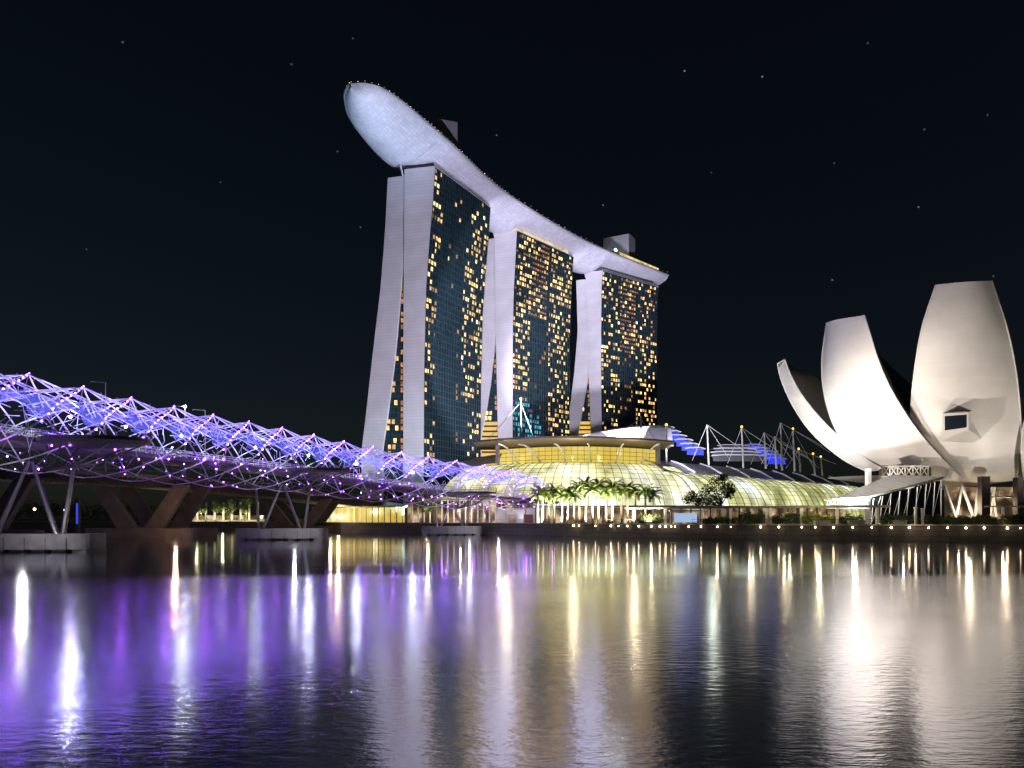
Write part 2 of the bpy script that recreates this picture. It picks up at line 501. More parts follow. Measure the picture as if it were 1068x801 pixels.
def canopy_mat():
    m, t, p = new_mat('bridge_canopy_mesh')
    tc = t.nodes.new('ShaderNodeTexCoord')
    n = t.nodes.new('ShaderNodeTexNoise'); n.inputs['Scale'].default_value = 0.7; n.inputs['Detail'].default_value = 3
    t.links.new(tc.outputs['Object'], n.inputs['Vector'])
    r = t.nodes.new('ShaderNodeValToRGB')
    r.color_ramp.elements[0].color = (0.10, 0.14, 0.42, 1)
    r.color_ramp.elements[1].color = (0.28, 0.33, 0.66, 1)
    t.links.new(n.outputs['Fac'], r.inputs[0])
    d = t.nodes.new('ShaderNodeBsdfDiffuse'); tr = t.nodes.new('ShaderNodeBsdfTranslucent'); tp = t.nodes.new('ShaderNodeBsdfTransparent')
    t.links.new(r.outputs[0], d.inputs[0]); t.links.new(r.outputs[0], tr.inputs[0])
    a = t.nodes.new('ShaderNodeMixShader'); a.inputs[0].default_value = 0.5
    t.links.new(d.outputs[0], a.inputs[1]); t.links.new(tr.outputs[0], a.inputs[2])
    b = t.nodes.new('ShaderNodeMixShader'); b.inputs[0].default_value = 0.62
    t.links.new(a.outputs[0], b.inputs[1]); t.links.new(tp.outputs[0], b.inputs[2])
    t.links.new(b.outputs[0], t.nodes['Material Output'].inputs[0])
    return m
M['canopy'] = canopy_mat()
def rail_glass_mat():
    m, t, p = new_mat('frosted_railing_glass')
    d = t.nodes.new('ShaderNodeBsdfTranslucent'); tp = t.nodes.new('ShaderNodeBsdfTransparent'); df = t.nodes.new('ShaderNodeBsdfDiffuse')
    d.inputs[0].default_value = df.inputs[0].default_value = (0.75, 0.75, 0.82, 1)
    a = t.nodes.new('ShaderNodeMixShader'); t.links.new(d.outputs[0], a.inputs[1]); t.links.new(df.outputs[0], a.inputs[2])
    b = t.nodes.new('ShaderNodeMixShader'); b.inputs[0].default_value = 0.72
    t.links.new(a.outputs[0], b.inputs[1]); t.links.new(tp.outputs[0], b.inputs[2])
    t.links.new(b.outputs[0], t.nodes['Material Output'].inputs[0])
    return m
M['rail_glass'] = rail_glass_mat()

def water_mat():
    m, t, p = new_mat('bay_water')
    p.inputs['Base Color'].default_value = (0.004, 0.006, 0.010, 1)
    p.inputs['IOR'].default_value = 1.5
    g = t.nodes.new('ShaderNodeNewGeometry')
    sep = t.nodes.new('ShaderNodeSeparateXYZ')
    t.links.new(g.outputs['Position'], sep.inputs[0])
    # a light breeze ruffles the near water; past about 65 m it lies calm
    wn = t.nodes.new('ShaderNodeTexNoise'); wn.inputs['Scale'].default_value = 0.05; wn.inputs['Detail'].default_value = 2
    t.links.new(g.outputs['Position'], wn.inputs['Vector'])
    ma = t.nodes.new('ShaderNodeMath'); ma.operation = 'MULTIPLY_ADD'
    ma.inputs[1].default_value = 10.0
    t.links.new(wn.outputs['Fac'], ma.inputs[0]); t.links.new(sep.outputs['Y'], ma.inputs[2])
    z = t.nodes.new('ShaderNodeMapRange')
    z.inputs['From Min'].default_value = 69.0; z.inputs['From Max'].default_value = 75.0
    z.inputs['To Min'].default_value = 1.0; z.inputs['To Max'].default_value = 0.0
    t.links.new(ma.outputs[0], z.inputs['Value'])
    ro = t.nodes.new('ShaderNodeMapRange')
    ro.inputs['To Min'].default_value = 0.08; ro.inputs['To Max'].default_value = 0.15
    t.links.new(z.outputs[0], ro.inputs['Value'])
    t.links.new(ro.outputs[0], p.inputs['Roughness'])
    def wave(scale, stretch, detail):
        mp = t.nodes.new('ShaderNodeMapping'); mp.inputs['Scale'].default_value = stretch
        t.links.new(g.outputs['Position'], mp.inputs[0])
        n = t.nodes.new('ShaderNodeTexNoise'); n.inputs['Scale'].default_value = scale; n.inputs['Detail'].default_value = detail
        t.links.new(mp.outputs[0], n.inputs['Vector'])
        return n.outputs['Fac']
    w1 = wave(3.2, (0.42, 1.0, 1), 3)
    w2 = wave(9.0, (0.5, 1.0, 1), 2)
    mm = t.nodes.new('ShaderNodeMath'); mm.operation = 'MULTIPLY_ADD'; mm.inputs[1].default_value = 0.35
    t.links.new(w2, mm.inputs[0]); t.links.new(w1, mm.inputs[2])
    bs = t.nodes.new('ShaderNodeMapRange')
    bs.inputs['To Min'].default_value = 0.02; bs.inputs['To Max'].default_value = 0.065
    t.links.new(z.outputs[0], bs.inputs['Value'])
    b = t.nodes.new('ShaderNodeBump')
    b.inputs['Distance'].default_value = 0.22
    # cat's-paws: patches where the breeze ruffles the water more or less
    pw = wave(0.11, (0.35, 1.0, 1), 3)
    pr = t.nodes.new('ShaderNodeMapRange')
    pr.inputs['From Min'].default_value = 0.35; pr.inputs['From Max'].default_value = 0.65
    pr.inputs['To Min'].default_value = 0.45; pr.inputs['To Max'].default_value = 1.45
    t.links.new(pw, pr.inputs['Value'])
    pm_ = t.nodes.new('ShaderNodeMath'); pm_.operation = 'MULTIPLY'
    t.links.new(bs.outputs[0], pm_.inputs[0]); t.links.new(pr.outputs[0], pm_.inputs[1])
    t.links.new(pm_.outputs[0], b.inputs['Strength'])
    t.links.new(mm.outputs[0], b.inputs['Height'])
    t.links.new(b.outputs[0], p.inputs['Normal'])
    gl = t.nodes.new('ShaderNodeBsdfGlossy')
    gl.inputs['Color'].default_value = (0.86, 0.87, 0.92, 1)
    t.links.new(ro.outputs[0], gl.inputs['Roughness']); t.links.new(b.outputs[0], gl.inputs['Normal'])
    mx = t.nodes.new('ShaderNodeMixShader'); mx.inputs[0].default_value = 0.9
    t.links.new(p.outputs[0], mx.inputs[1]); t.links.new(gl.outputs[0], mx.inputs[2])
    t.links.new(mx.outputs[0], t.nodes['Material Output'].inputs[0])
    return m
M['water'] = water_mat()

# ------------------------------------------------------------------ the setting: water, land
QZ = 3.5
wb = MB(); wb.face((-9000, -300, 0), (9000, -300, 0), (9000, 9000, 0), (-9000, 9000, 0))
struct(wb.build('water', M['water']))
shore = [(900, -60), (300, 92), (150, 143), (107, 160), (70, 176), (37, 195), (8, 232), (-14, 249), (-33, 258), (-60, 270), (-97, 334),
         (-140, 340), (-300, 362), (-1200, 420), (-9000, 500)]
lb = MB()
i0 = lb.add([(x, y, QZ) for x, y in shore] + [(-9000, 9000, QZ), (9000, 9000, QZ), (9000, -60, QZ)])
lb.f.append(tuple(range(i0, i0 + len(shore) + 3)))
struct(lb.build('ground', M['paving']))
qb = MB()
cap = MB()
for a, b in zip(shore, shore[1:]):
    n = Vector((b[1] - a[1], -(b[0] - a[0]), 0)).normalized()
    if n.y > 0: n = -n
    a3, b3 = Vector((*a, 0)), Vector((*b, 0))
    qb.face(a3 + Vector((0, 0, -1)), b3 + Vector((0, 0, -1)), b3 + Vector((0, 0, QZ)), a3 + Vector((0, 0, QZ)))
qw = qb.build('quay_wall', M['quay'])
tag(qw, 'dark stone quay wall along the far side of the water', 'quay wall')
for a, b in zip(shore, shore[1:]):
    cap.bar((a[0], a[1], QZ + 0.1), (b[0], b[1], QZ + 0.1), 0.9, 0.35)
cap.build('coping', M['concrete'], qw)

# ------------------------------------------------------------------ hotel towers
def make_tower(label, Y0, V, west, east, gap_top, seed, litmap, nb, roof_glow, gold):
    rr = random.Random(seed)
    V = Vector((V[0], V[1], 0))
    base = Vector((GX(west[0][1], Y0), Y0, QZ))
    t = thing('hotel_tower', label, 'tower', base, 'hotel towers under the sky park')
    ztop = CAMZ + (HOR - west[0][0]) * Y0 / F
    YE = Y0 + 4.5
    ze_top = CAMZ + (HOR - east[0][0]) * YE / F
    wrow = sorted([(CAMZ + (HOR - y) * Y0 / F, GX(l, Y0 + 4), GX(r, Y0)) for y, l, r in west])
    erow = sorted([(CAMZ + (HOR - y) * YE / F, GX(l, YE + 3), GX(r, YE)) for y, l, r in east])
    def zs(z1, n=30):
        return [lerp(QZ, z1, k / n) for k in range(n + 1)]
    # west slab: white end walls, roof
    s = MB()
    zz = zs(ztop)
    wl = lambda z: Vector((table(wrow, z)[0], Y0 + 4, z))
    wr = lambda z: Vector((table(wrow, z)[1], Y0, z))
    L = [wl(z) for z in zz]; R = [wr(z) for z in zz]
    s.grid([[l, r] for l, r in zip(L, R)])
    s.grid([[r + V, l + V] for l, r in zip(L, R)])
    s.grid([[l + V, l] for l in L])
    s.face(L[-1], R[-1], R[-1] + V, L[-1] + V)
    s.build('end_wall', M['tower_white'], t)
    # glazed west face
    nf = int((ztop - QZ) / 3.45)
    g = MB()
    NU = nb
    rows = []
    for k in range(nf + 1):
        z = lerp(QZ, ztop - 0.6, k / nf)
        r = wr(z)
        rows.append([r + V * (u / NU) for u in range(NU + 1)])
    g.grid(rows, uvf=lambda a, b: (b, a))
    # a rim so that the glazed skin has thickness
    g.build('glass_facade', M['facade'], t)
    nrm = Vector((V.y, -V.x, 0)).normalized()
    fin = MB()
    for u in range(0, NU + 1):
        pts = [wr(z) + V * (u / NU) + nrm * 0.18 for z in zs(ztop - 0.6, 12)]
        for a, b in zip(pts, pts[1:]):
            fin.bar(a, b, 0.14, 0.3)
    fin.build('facade_fin', M['fin'], t)
    # east slab
    e = MB()
    zz = zs(ze_top)
    el = lambda z: Vector((table(erow, z)[0], YE + 3, z))
    er = lambda z: Vector((table(erow, z)[1], YE, z))
    L = [el(z) for z in zz]; R = [er(z) for z in zz]
    e.grid([[l, r] for l, r in zip(L, R)])
    e.grid([[r + V, l + V] for l, r in zip(L, R)])
    e.grid([[l + V, l] for l in L]); e.grid([[r, r + V] for r in R])
    e.face(L[-1], R[-1], R[-1] + V, L[-1] + V)
    e.build('leaning_slab', M['tower_white'], t)
    # recessed glazed atrium between the two slabs
    zg = CAMZ + (HOR - gap_top) * Y0 / F
    a = MB()
    rows = []
    for z in zs(zg, 24):
        p, q = er(z), wl(z)
        rows.append([Vector((p.x - 0.2, YE + 1, z)), Vector((q.x + 0.5, YE + 1, z))])
    a.grid(rows, uvf=lambda i, j: (j * 5, i * 2))
    a.build('atrium_glass', M['facade'], t)
    def quad(name, c0, c1, z0, z1, y, mat, off=0.25):
        m = MB()
        m.face((c0, y - off, z0), (c1, y - off, z0), (c1, y - off, z1), (c0, y - off, z1))
        return m.build(name, mat, t, origin=((c0 + c1) / 2, y - off, (z0 + z1) / 2))
    z = 36.0
    while z < zg - 4:
        x0, x1 = er(z).x, wl(z).x
        wdt = x1 - x0
        if wdt > 1.2:
            if gold and z < 36 + gold:
                quad('atrium_window', x0 + 0.2, x1 - 0.2, z, z + 2.3, YE + 1, M['gold'])
            else:
                # a warm stair core along the west slab and scattered rooms
                if rr.random() < 0.75:
                    quad('atrium_window', x1 - min(1.5, wdt * 0.6), x1 - 0.3, z, z + 2.4, YE + 1, M['win_orange'])
                n = int(wdt / 2.4)
                for k in range(n - 1):
                    if rr.random() < 0.34:
                        quad('atrium_window', x0 + 0.6 + k * 2.4, x0 + 2.2 + k * 2.4, z, z + 2.5, YE + 1, M['win_warm'])
        z += 3.45
    # lit rooms on the glass face, plus panes painted as reflected coloured light
    cells = []
    for k in range(9, nf):
        for u in range(NU):
            v = (k - 9) / (nf - 9)
            kind = litmap((u + 0.5) / NU, v, rr)
            if kind:
                cells.append((k, u, kind))
    rr.shuffle(cells)
    rest, rest_o = MB(), MB()
    names = {'warm': 'win_warm', 'pale': 'win_pale', 'orange': 'win_orange', 'cyan': 'refl_cyan', 'magenta': 'refl_magenta', 'teal': 'win_teal'}
    cells.sort(key=lambda c: {'cyan': 0, 'magenta': 0, 'orange': 2, 'teal': 2}.get(c[2], 1))
    count = 0
    for k, u, kind in cells:
        za = lerp(QZ, ztop - 0.6, (k + 0.2) / nf); zb = lerp(QZ, ztop - 0.6, (k + 0.80) / nf)
        u0, u1 = (u + 0.16) / NU, (u + 0.84) / NU
        if kind == 'orange':
            zb = lerp(za, zb, 0.6)
        elif rr.random() < 0.25:
            u1 = (u + 0.55) / NU
        P = [wr(za) + V * u0, wr(za) + V * u1, wr(zb) + V * u1, wr(zb) + V * u0]
        P = [p + nrm * 0.10 for p in P]
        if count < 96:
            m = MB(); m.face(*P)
            m.build('lit_window_or_reflection', M[names[kind]], t, origin=sum(P, Vector()) / 4)
            count += 1
        else:
            (rest_o if kind in ('orange', 'teal') else rest).face(*P)
    if rest.f:
        stuff(rest.build('lit_window_or_reflection', M['win_stuff'], t))
    if rest_o.f:
        stuff(rest_o.build('dim_window', M['win_orange_stuff'], t))
    # recessed top storey below the sky park
    tp = MB()
    a0, b0 = wl(ztop), wr(ztop)
    d = V.normalized()
    inn = (a0 - b0).normalized()
    poly = [b0 + inn * 2.5 + d * 2, b0 + inn * 2.5 + V - d * 2, a0 + V - d * 2, a0 + d * 2]
    tp.prism(poly, ztop + 0.02, ztop + 4.5)
    tp.build('top_storey', M['terrace_glow'] if roof_glow else M['tower_dark'], t)
    rail = MB()
    for k in range(25):
        p = b0 + inn * 0.4 + V * (k / 24)
        rail.bar(p, p + Vector((0, 0, 1.1)), 0.08, 0.08)
    rail.bar(b0 + inn * 0.4 + Vector((0, 0, 1.1)), b0 + inn * 0.4 + V + Vector((0, 0, 1.1)), 0.1, 0.1)
    rail.build('roof_railing', M['white_steel'], t)
    # bright strut that props the hull at the slab's top corner
    pr = MB()
    pr.tube([er(ze_top) + Vector((-1.2, -0.5, 0)), er(ze_top) + Vector((-3.2, 1, 8.5))], 0.5, 6)
    pr.build('roof_strut', M['white_steel'], t)
    return t

def lit1(u, v, r):
    x = r.random()
    if u < 0.16:
        return x < (0.42 if v > 0.45 else 0.26) and r.choice(['warm', 'pale', 'warm'])
    if u > 0.62:
        p = 0.50 if 0.42 < v < 0.93 else (0.36 if 0.12 < v <= 0.42 else 0.12)
        return x < p and r.choice(['warm', 'pale', 'pale'])
    if 0.5 < u < 0.56:
        return x < 0.25 and v < 0.5 and 'teal'
    return x < (0.05 if v > 0.55 else 0.004) and 'pale'

def lit2(u, v, r):
    x = r.random()
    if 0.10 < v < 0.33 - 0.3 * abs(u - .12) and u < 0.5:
        return x < 0.7 and r.choice(['cyan', 'cyan', 'cyan', 'magenta' if v > 0.26 else 'cyan'])  # panes that paint the mirrored light show low on the facade
    if u < 0.30:
        if v > 0.72: return x < 0.55 and r.choice(['orange', 'warm', 'warm'])
        return x < (0.50 if v > 0.2 else 0.15) and r.choice(['warm', 'pale'])
    if u < 0.62:
        if v > 0.66 and u < 0.55: return x < 0.85 and r.choice(['orange', 'orange', 'orange', 'warm'])
        return x < 0.06 and 'teal'
    if v > 0.78: return x < 0.7 and r.choice(['orange', 'warm', 'pale'])
    return x < (0.46 if v > 0.18 else 0.25) and r.choice(['warm', 'pale'])

def lit3(u, v, r):
    x = r.random()
    if u < 0.34:
        return x < 0.36 and r.choice(['warm', 'pale', 'orange' if v > 0.7 else 'pale'])
    if u < 0.62:
        if v > 0.62: return x < 0.85 and r.choice(['orange', 'orange', 'orange', 'warm'])
        return x < 0.10 and 'teal'
    return x < 0.38 and r.choice(['warm', 'pale', 'orange' if v > 0.75 else 'warm'])

make_tower('nearest hotel tower on the left, its leaning white slab spread widest', 413, (28.3, 54),
           [(173, 421.8, 453.8), (210, 421.6, 451.5), (250, 421.3, 448), (300, 421, 444.5), (385, 420.5, 442.5), (478, 420.5, 442)],
           [(183, 404.5, 422.5), (240, 401.5, 422.5), (268, 399.3, 421), (300, 396.8, 418), (350, 390.8, 413.8), (378, 387.6, 411), (433, 381.5, 404), (470, 377, 398.5)],
           268, 11, lit1, 23, False, 0)
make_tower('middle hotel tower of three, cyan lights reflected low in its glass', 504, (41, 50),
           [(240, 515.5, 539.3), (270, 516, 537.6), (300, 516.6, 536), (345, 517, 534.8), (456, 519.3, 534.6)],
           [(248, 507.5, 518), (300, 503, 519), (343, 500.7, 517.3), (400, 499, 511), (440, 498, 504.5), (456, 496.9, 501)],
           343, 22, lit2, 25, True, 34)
make_tower('farthest hotel tower on the right, narrowest of the three', 584, (50, 41),
           [(282, 611, 628.8), (300, 611.5, 627.4), (345, 613, 627), (400, 614.4, 627), (452, 616.6, 627.6)],
           [(291, 601, 613), (345, 602.5, 614), (375, 600, 613.5), (392, 598.5, 612.8), (430, 593.5, 606), (450, 590, 602.5)],
           392, 33, lit3, 25, False, 42)

# ------------------------------------------------------------------ sky park
DZ = 203.0
west_e = [(-73.5, 350.5), (-67, 350.2), (-60, 354), (-52, 366), (-41, 388), (-30, 411), (-13.5, 449), (6.7, 484), (44.6, 538), (76, 574), (127.5, 625)]
east_e = [(-74.5, 351.5), (-77.5, 357), (-79.3, 366), (-80, 380), (-76, 404), (-69, 427), (-52, 463), (-29, 503), (11, 562), (46, 603), (107, 651)]
sp = thing('sky_park', 'long boat-shaped sky park deck lying across the three tower tops', 'roof deck', (-30, 430, 193))
Wp = spline([(x, y, DZ) for x, y in west_e], 16)
Ep = spline([(x, y, DZ) for x, y in east_e], 16)
hb = MB()
rows, NH = [], 20
dist = 0
for i, (a, b) in enumerate(zip(Wp, Ep)):
    mid = (a + b) / 2
    if i: dist += (mid - (Wp[i - 1] + Ep[i - 1]) / 2).length
    hw = (a - b).length / 2
    over = max(0.0, *[min(1, max(0, min(mid.y - y0, y1 - mid.y) / 1.2)) for y0, y1 in ((404, 476), (506, 566), (586, 656))])
    dep = min(5.6, 1.0 + 0.30 * hw)
    belly = min(4.8, 0.26 * hw) * (1 - over)
    row = []
    for j in range(NH + 1):
        ph = pi * j / NH
        c = cos(ph)
        row.append(mid + (a - b) / 2 * c + Vector((0, 0, -dep * (max(0, 1 - abs(c) ** 2.0)) ** 0.55 - belly * max(0, 1 - abs(c * 1.05) ** 2.0))))
    rows.append((row, dist))
hb.grid([r for r, _ in rows], uvf=lambda a, b: (rows[min(a, len(rows) - 1)][1], b * 2.1))
hb.face(*reversed(rows[-1][0]))
hb.build('hull', M['hull'], sp, smooth=True)
dk = MB()
dk.grid([[a + Vector((0, 0, 0.02)), b + Vector((0, 0, 0.02))] for a, b in zip(Wp, Ep)])
dk.build('deck', M['deck'], sp)
ed = MB()
ed.tube([p + Vector((0, 0, 0.5)) for p in Wp], 0.75, 6)
ed.tube([p + Vector((0, 0, 0.5)) for p in Ep], 0.75, 6)
ed.build('parapet', M['hull_edge'], sp)
bulb_n = 0
more = MB()
def along(P, step, start=0):
    out, acc, nxt = [], 0, start
    for a, b in zip(P, P[1:]):
        l = (b - a).length
        while acc + l >= nxt and l > 0:
            out.append(a.lerp(b, (nxt - acc) / l)); nxt += step
        acc += l
    return out
for p in along(Wp, 3.2)[:46] + along(Ep, 3.4)[:24]:
    bm_ = MB(); bm_.ball((0, 0, 0), 0.11, 6, 4)
    o = bm_.build('edge_lamp', M['deck_bulb'], sp, origin=(0, 0, 0)); o.location = p + Vector((0, 0, 1.5 + rnd.random() * .5)) - world_loc(sp)
for p in along(Wp, 7, 150):
    bm_ = MB(); bm_.ball((0, 0, 0), 0.11, 6, 4)
    o = bm_.build('edge_lamp', M['deck_bulb'], sp, origin=(0, 0, 0)); o.location = p + Vector((0, 0, 1.6 + rnd.random())) - world_loc(sp)
def deck_block(name, px0, px1, ytop, Y, dpt, mat, ang, label=None, zb=DZ):
    m = MB()
    x = (GX(px0, Y) + GX(px1, Y)) / 2
    zt = CAMZ + (HOR - ytop) * Y / F
    m.box((x, Y, (zb + zt) / 2), (abs(GX(px1, Y) - GX(px0, Y)), dpt, zt - zb), ang)
    o = m.build(name, mat, sp)
    return o
deck_block('plant_room', 453, 475, 130, 428, 10, M['plant_box'], radians(20))
deck_block('plant_room', 632, 660, 249, 618, 14, M['plant_box'], radians(-30))
# rooftop restaurant at the far end: lit glass under a thin roof
rs = MB()
for k in range(12):
    t_ = k / 12
    a = Vector((82, 584, DZ)).lerp(Vector((119, 622, DZ)), t_); b = Vector((82, 584, DZ)).lerp(Vector((119, 622, DZ)), t_ + 1 / 12)
    rs.face(a, b, b + Vector((0, 0, 5)), a + Vector((0, 0, 5)))
rs.build('restaurant_glass', M['terrace_glow'], sp)
rf = MB(); rf.prism([(79, 583), (119, 624), (113, 630), (73, 589)], DZ + 5.05, DZ + 5.9)
rf.build('restaurant_roof', M['white_steel'], sp)
sl = MB(); sl.ball(W(642, 261, 586), .7, 10, 6)
sl.build('floodlamp', M['lamp_white'], sp)
# young trees and umbrellas that break the deck line
tr = MB()
for p in along(Wp, 5.5, 70):
    if rnd.random() < 0.7:
        q = p + Vector((-4 - rnd.random() * 4, 3, 0))
        for _ in range(26):
            c = q + Vector((rnd.gauss(0, .9), rnd.gauss(0, .9), 2.6 + rnd.gauss(0, .7)))
            d = Vector((rnd.gauss(0, 1), rnd.gauss(0, 1), rnd.gauss(0, 1))).normalized() * 0.5
            e = d.cross(Vector((0.3, 0.2, 1))).normalized() * 0.4
            tr.face(c - d, c + e, c + d, c - e)
stuff(tr.build('roof_planting', M['leaf_dark'], sp))

# ------------------------------------------------------------------ shopping hall with glowing glass vault
hall = thing('shopping_hall', 'glowing yellow-green glass shopping hall with bulging curved front under a flat canopy', 'shopping mall', (10, 275, QZ))
def hallP(u, ph):
    k = 2 * u - 1
    b = Vector((GX(lerp(452, 735, u), 1) * (262 + 34 * k * k), 262 + 34 * k * k, QZ))
    t = Vector((GX(lerp(508, 692, u), 1) * (288 + 18 * k * k), 288 + 18 * k * k, 26.2))
    h = 1 - cos(ph) ; v = sin(ph)
    return Vector((lerp(b.x, t.x, h), lerp(b.y, t.y, h), lerp(b.z, t.z, v)))
gl = MB()
NU, NV = 48, 12
gl.grid([[hallP(u / NU, pi / 2 * v / NV) for u in range(NU + 1)] for v in range(NV + 1)])
gl.build('vault_glass', M['hall_glass'], hall, smooth=True)
gm = MB()
for v in range(1, NV + 1):
    gm.tube([hallP(u / NU, pi / 2 * v / NV) + Vector((0, -0.1, 0.05)) for u in range(NU + 1)], 0.06, 4)
gm.build('glazing_bar', M['mullion'], hall)
for u in range(0, 29):
    rb = MB()
    rb.tube([hallP(u / 28, pi / 2 * v / NV) + Vector((0, -0.12, 0.05)) for v in range(NV + 1)], 0.10, 5)
    rb.build('rib', M['mullion'], hall)
# clerestory band
cb = MB(); cm = MB()
def clP(u, z):
    k = 2 * u - 1
    Y = 291 + 14 * k * k
    return Vector((GX(lerp(521, 684, u), Y), Y, z))
cb.grid([[clP(u / 24, z) for u in range(25)] for z in (26.0, 29, 32.4)])
cb.build('clerestory_glass', M['band_glass'], hall)
for u in range(25):
    cm.bar(clP(u / 24, 26) + Vector((0, -.1, 0)), clP(u / 24, 32.4) + Vector((0, -.1, 0)), 0.13, 0.13)
for z in (27.6, 29.2, 30.8):
    cm.tube([clP(u / 24, z) + Vector((0, -.1, 0)) for u in range(25)], 0.07, 4)
cm.build('clerestory_bar', M['mullion'], hall)
# canopy
ca = MB()
fr, bk = [], []
for u in range(25):
    t_ = u / 24; k = 2 * t_ - 1
    Yf = 271 + 12 * k * k
    fr.append(Vector((GX(lerp(493, 704, t_), Yf), Yf, 33.6 - 0.5 * k * k)))
    Yb = 312
    bk.append(Vector((GX(lerp(500, 696, t_), Yb), Yb, 33.0)))
up = Vector((0, 0, 0.7))
ca.grid([[a, b] for a, b in zip(fr, bk)])
ca.grid([[b + up * 2, a + up] for a, b in zip(fr, bk)])
ca.grid([[a + up, a] for a in fr])
ca.build('canopy', M['soffit'], hall)
for pxa, pxb, u in ((541, 564, .25), (578, 590, .40), (613, 616, .57), (650, 642, .74), (520, 540, .1), (688, 668, .92)):
    st = MB()
    a = W(pxa, 463, 277); b = clP((pxb - 521) / 163, 26.6) + Vector((0, -1.0, 0))
    mid = (a + b) / 2 + Vector((0, -2, 1.5))
    st.tube([a, (a + mid) / 2 + Vector((0, -.4, .4)), mid, (mid + b) / 2 + Vector((0, -.4, .2)), b], 0.32, 6)
    st.build('canopy_strut', M['white_steel'], hall)
for px in (519, 686):
    st = MB(); st.box((GX(px, 292), 292, 29.5), (1.6, 1.6, 7)); st.build('corner_pier', M['concrete'], hall)
# left shoulder roof
ls = MB()
A = spline([W(524, 473, 300), W(505, 476, 303), W(480, 482, 310), W(452, 492, 325)], 6)
B = [p + Vector((6, 26, 3)) for p in A]
D = [Vector((p.x - 2, p.y - 5, p.z - 4)) for p in A]
ls.grid([[d, a, b] for d, a, b in zip(D, A, B)])
ls.build('shoulder_roof', M['shell'], hall, smooth=True)

# ------------------------------------------------------------------ long wing of the mall going away to the right
wing = thing('shopping_wing', 'long ribbed glass vault wing with grey metal roof running off behind the tree', 'shopping mall', (120, 345, QZ))
def wingP(s, ph):
    t = Vector((57, 292, 23)).lerp(Vector((184, 420, 22.9)), s)
    b = Vector((68.5, 281, QZ)).lerp(Vector((195, 408, QZ)), s)
    h = 1 - cos(ph); v = sin(ph)
    return Vector((lerp(b.x, t.x, h), lerp(b.y, t.y, h), lerp(b.z, t.z, v)))
g = MB(); g.grid([[wingP(s / 40, pi / 2 * v / 12) for s in range(41)] for v in range(13)])
g.build('vault_glass', M['wing_glass'], wing, smooth=True)
g = MB()
off = Vector((0.09, -0.09, 0.05))
for v in range(1, 13):
    g.tube([wingP(s / 40, pi / 2 * v / 12) + off for s in range(41)], 0.06, 4)
g.build('glazing_bar', M['mullion'], wing)
for k in range(31):
    r = MB(); r.tube([wingP(k / 30, pi / 2 * v / 12) + off for v in range(13)], 0.12 if k % 3 else 0.24, 5)
    r.build('rib', M['white_steel'] if k % 3 == 0 else M['mullion'], wing)
g = MB()
ridge = lambda s: Vector((50, 302, 28.6)).lerp(Vector((178, 431, 28.6)), s)
rowsr = []
for s in range(41):
    a, b = wingP(s / 40, pi / 2), ridge(s / 40)
    rowsr.append([a + Vector((0, 0, -.3)), a + Vector((0.5, -0.5, .25)), a.lerp(b, .5) + Vector((0, 0, .9)), b, b + Vector((-20, 20, 0))])
g.grid(rowsr)
g.build('metal_roof', M['roof_metal'], wing)
for k in range(0, 9):
    s = k / 8
    a, b = wingP(s, pi / 2), ridge(s)
    r = MB(); r.tube([a + Vector((.5, -.5, .5)), a.lerp(b, .5) + Vector((0, 0, 1.3)), b + Vector((0, 0, .4))], 0.35, 5)
    r.build('roof_rib', M['white_steel'], wing)
# closing end gable
g = MB(); g.face(*[wingP(1, pi / 2 * v / 12) for v in range(13)], ridge(1), Vector((178, 431, QZ)))
g.build('end_gable', M['wing_glass'], wing)
# floor slabs inside that show as darker lines
light('roof_lamp', 'POINT', (72, 275, 33), 1500, (0.9, 1, .8), radius=0.4)
light('soffit_lamp', 'POINT', (-2, 276, 29.5), 2200, (1, .8, .45), radius=0.4)
light('soffit_lamp', 'POINT', (22, 274, 29.5), 2200, (1, .8, .45), radius=0.4)
light('soffit_lamp', 'POINT', (44, 276, 29.5), 2200, (1, .8, .45), radius=0.4)

# ------------------------------------------------------------------ theatre roofs: stepped plates, blue light painted on the risers as glow
def stepped_roof(label, Y, outline, steps, white_mat):
    """outline: px/py of the plates' front edges, from the top of the stair to its foot"""
    t = thing('stepped_roof', label, 'roof', (GX(outline[0][0], Y), Y, QZ))
    n = len(steps)
    for k, (pxa, pxb, py, blue) in enumerate(steps):
        pl = MB()
        y = Y - k * 1.2
        a, b = W(pxa, py, y), W(pxb, py, y)
        m_ = (a + b) / 2 + Vector((0, 0, 0.35))
        d = Vector((0, 14, 0.6))
        row = [a, a.lerp(m_, .5) + Vector((0, 0, .25)), m_, m_.lerp(b, .5) + Vector((0, 0, .2)), b + Vector((0, 0, -.2))]
        pl.grid([[p + d for p in row], row]); pl.grid([row, [p - Vector((0, 0, .5)) for p in row]])
        pl.grid([[p - Vector((0, 0, .5)) for p in row], [p - Vector((0, 0, .5)) + d for p in row]])
        pl.build('roof_plate', white_mat, t)
        rb = MB()
        a2, b2 = a + Vector((1.0, .8, -.52)), b + Vector((-.6, .8, -.72))
        rb.grid([[a2, b2], [a2 - Vector((0, 0, 2.4)), b2 - Vector((0, 0, 2.4))]])
        rb.build('riser', M['blue_glow_riser'] if blue else M['tower_dark'], t)
    return t
shl = thing('shell_roof', 'pale curved shell roof rising behind the hall canopy', 'roof', (45, 330, QZ))
sh = MB()
rows = []
for k in range(13):
    t_ = k / 12
    px = lerp(585, 694, t_)
    py = 459 - 15.8 * sin(min(1, t_ * 1.05) * pi / 2)
    a = W(px, py, 335)
    rows.append([Vector((a.x, 318, 35)), Vector((a.x, 323, lerp(35, a.z, .72))), a, a + Vector((0, 30, 1))])
sh.grid(rows)
sh.build('shell', M['shell'], shl, smooth=True)
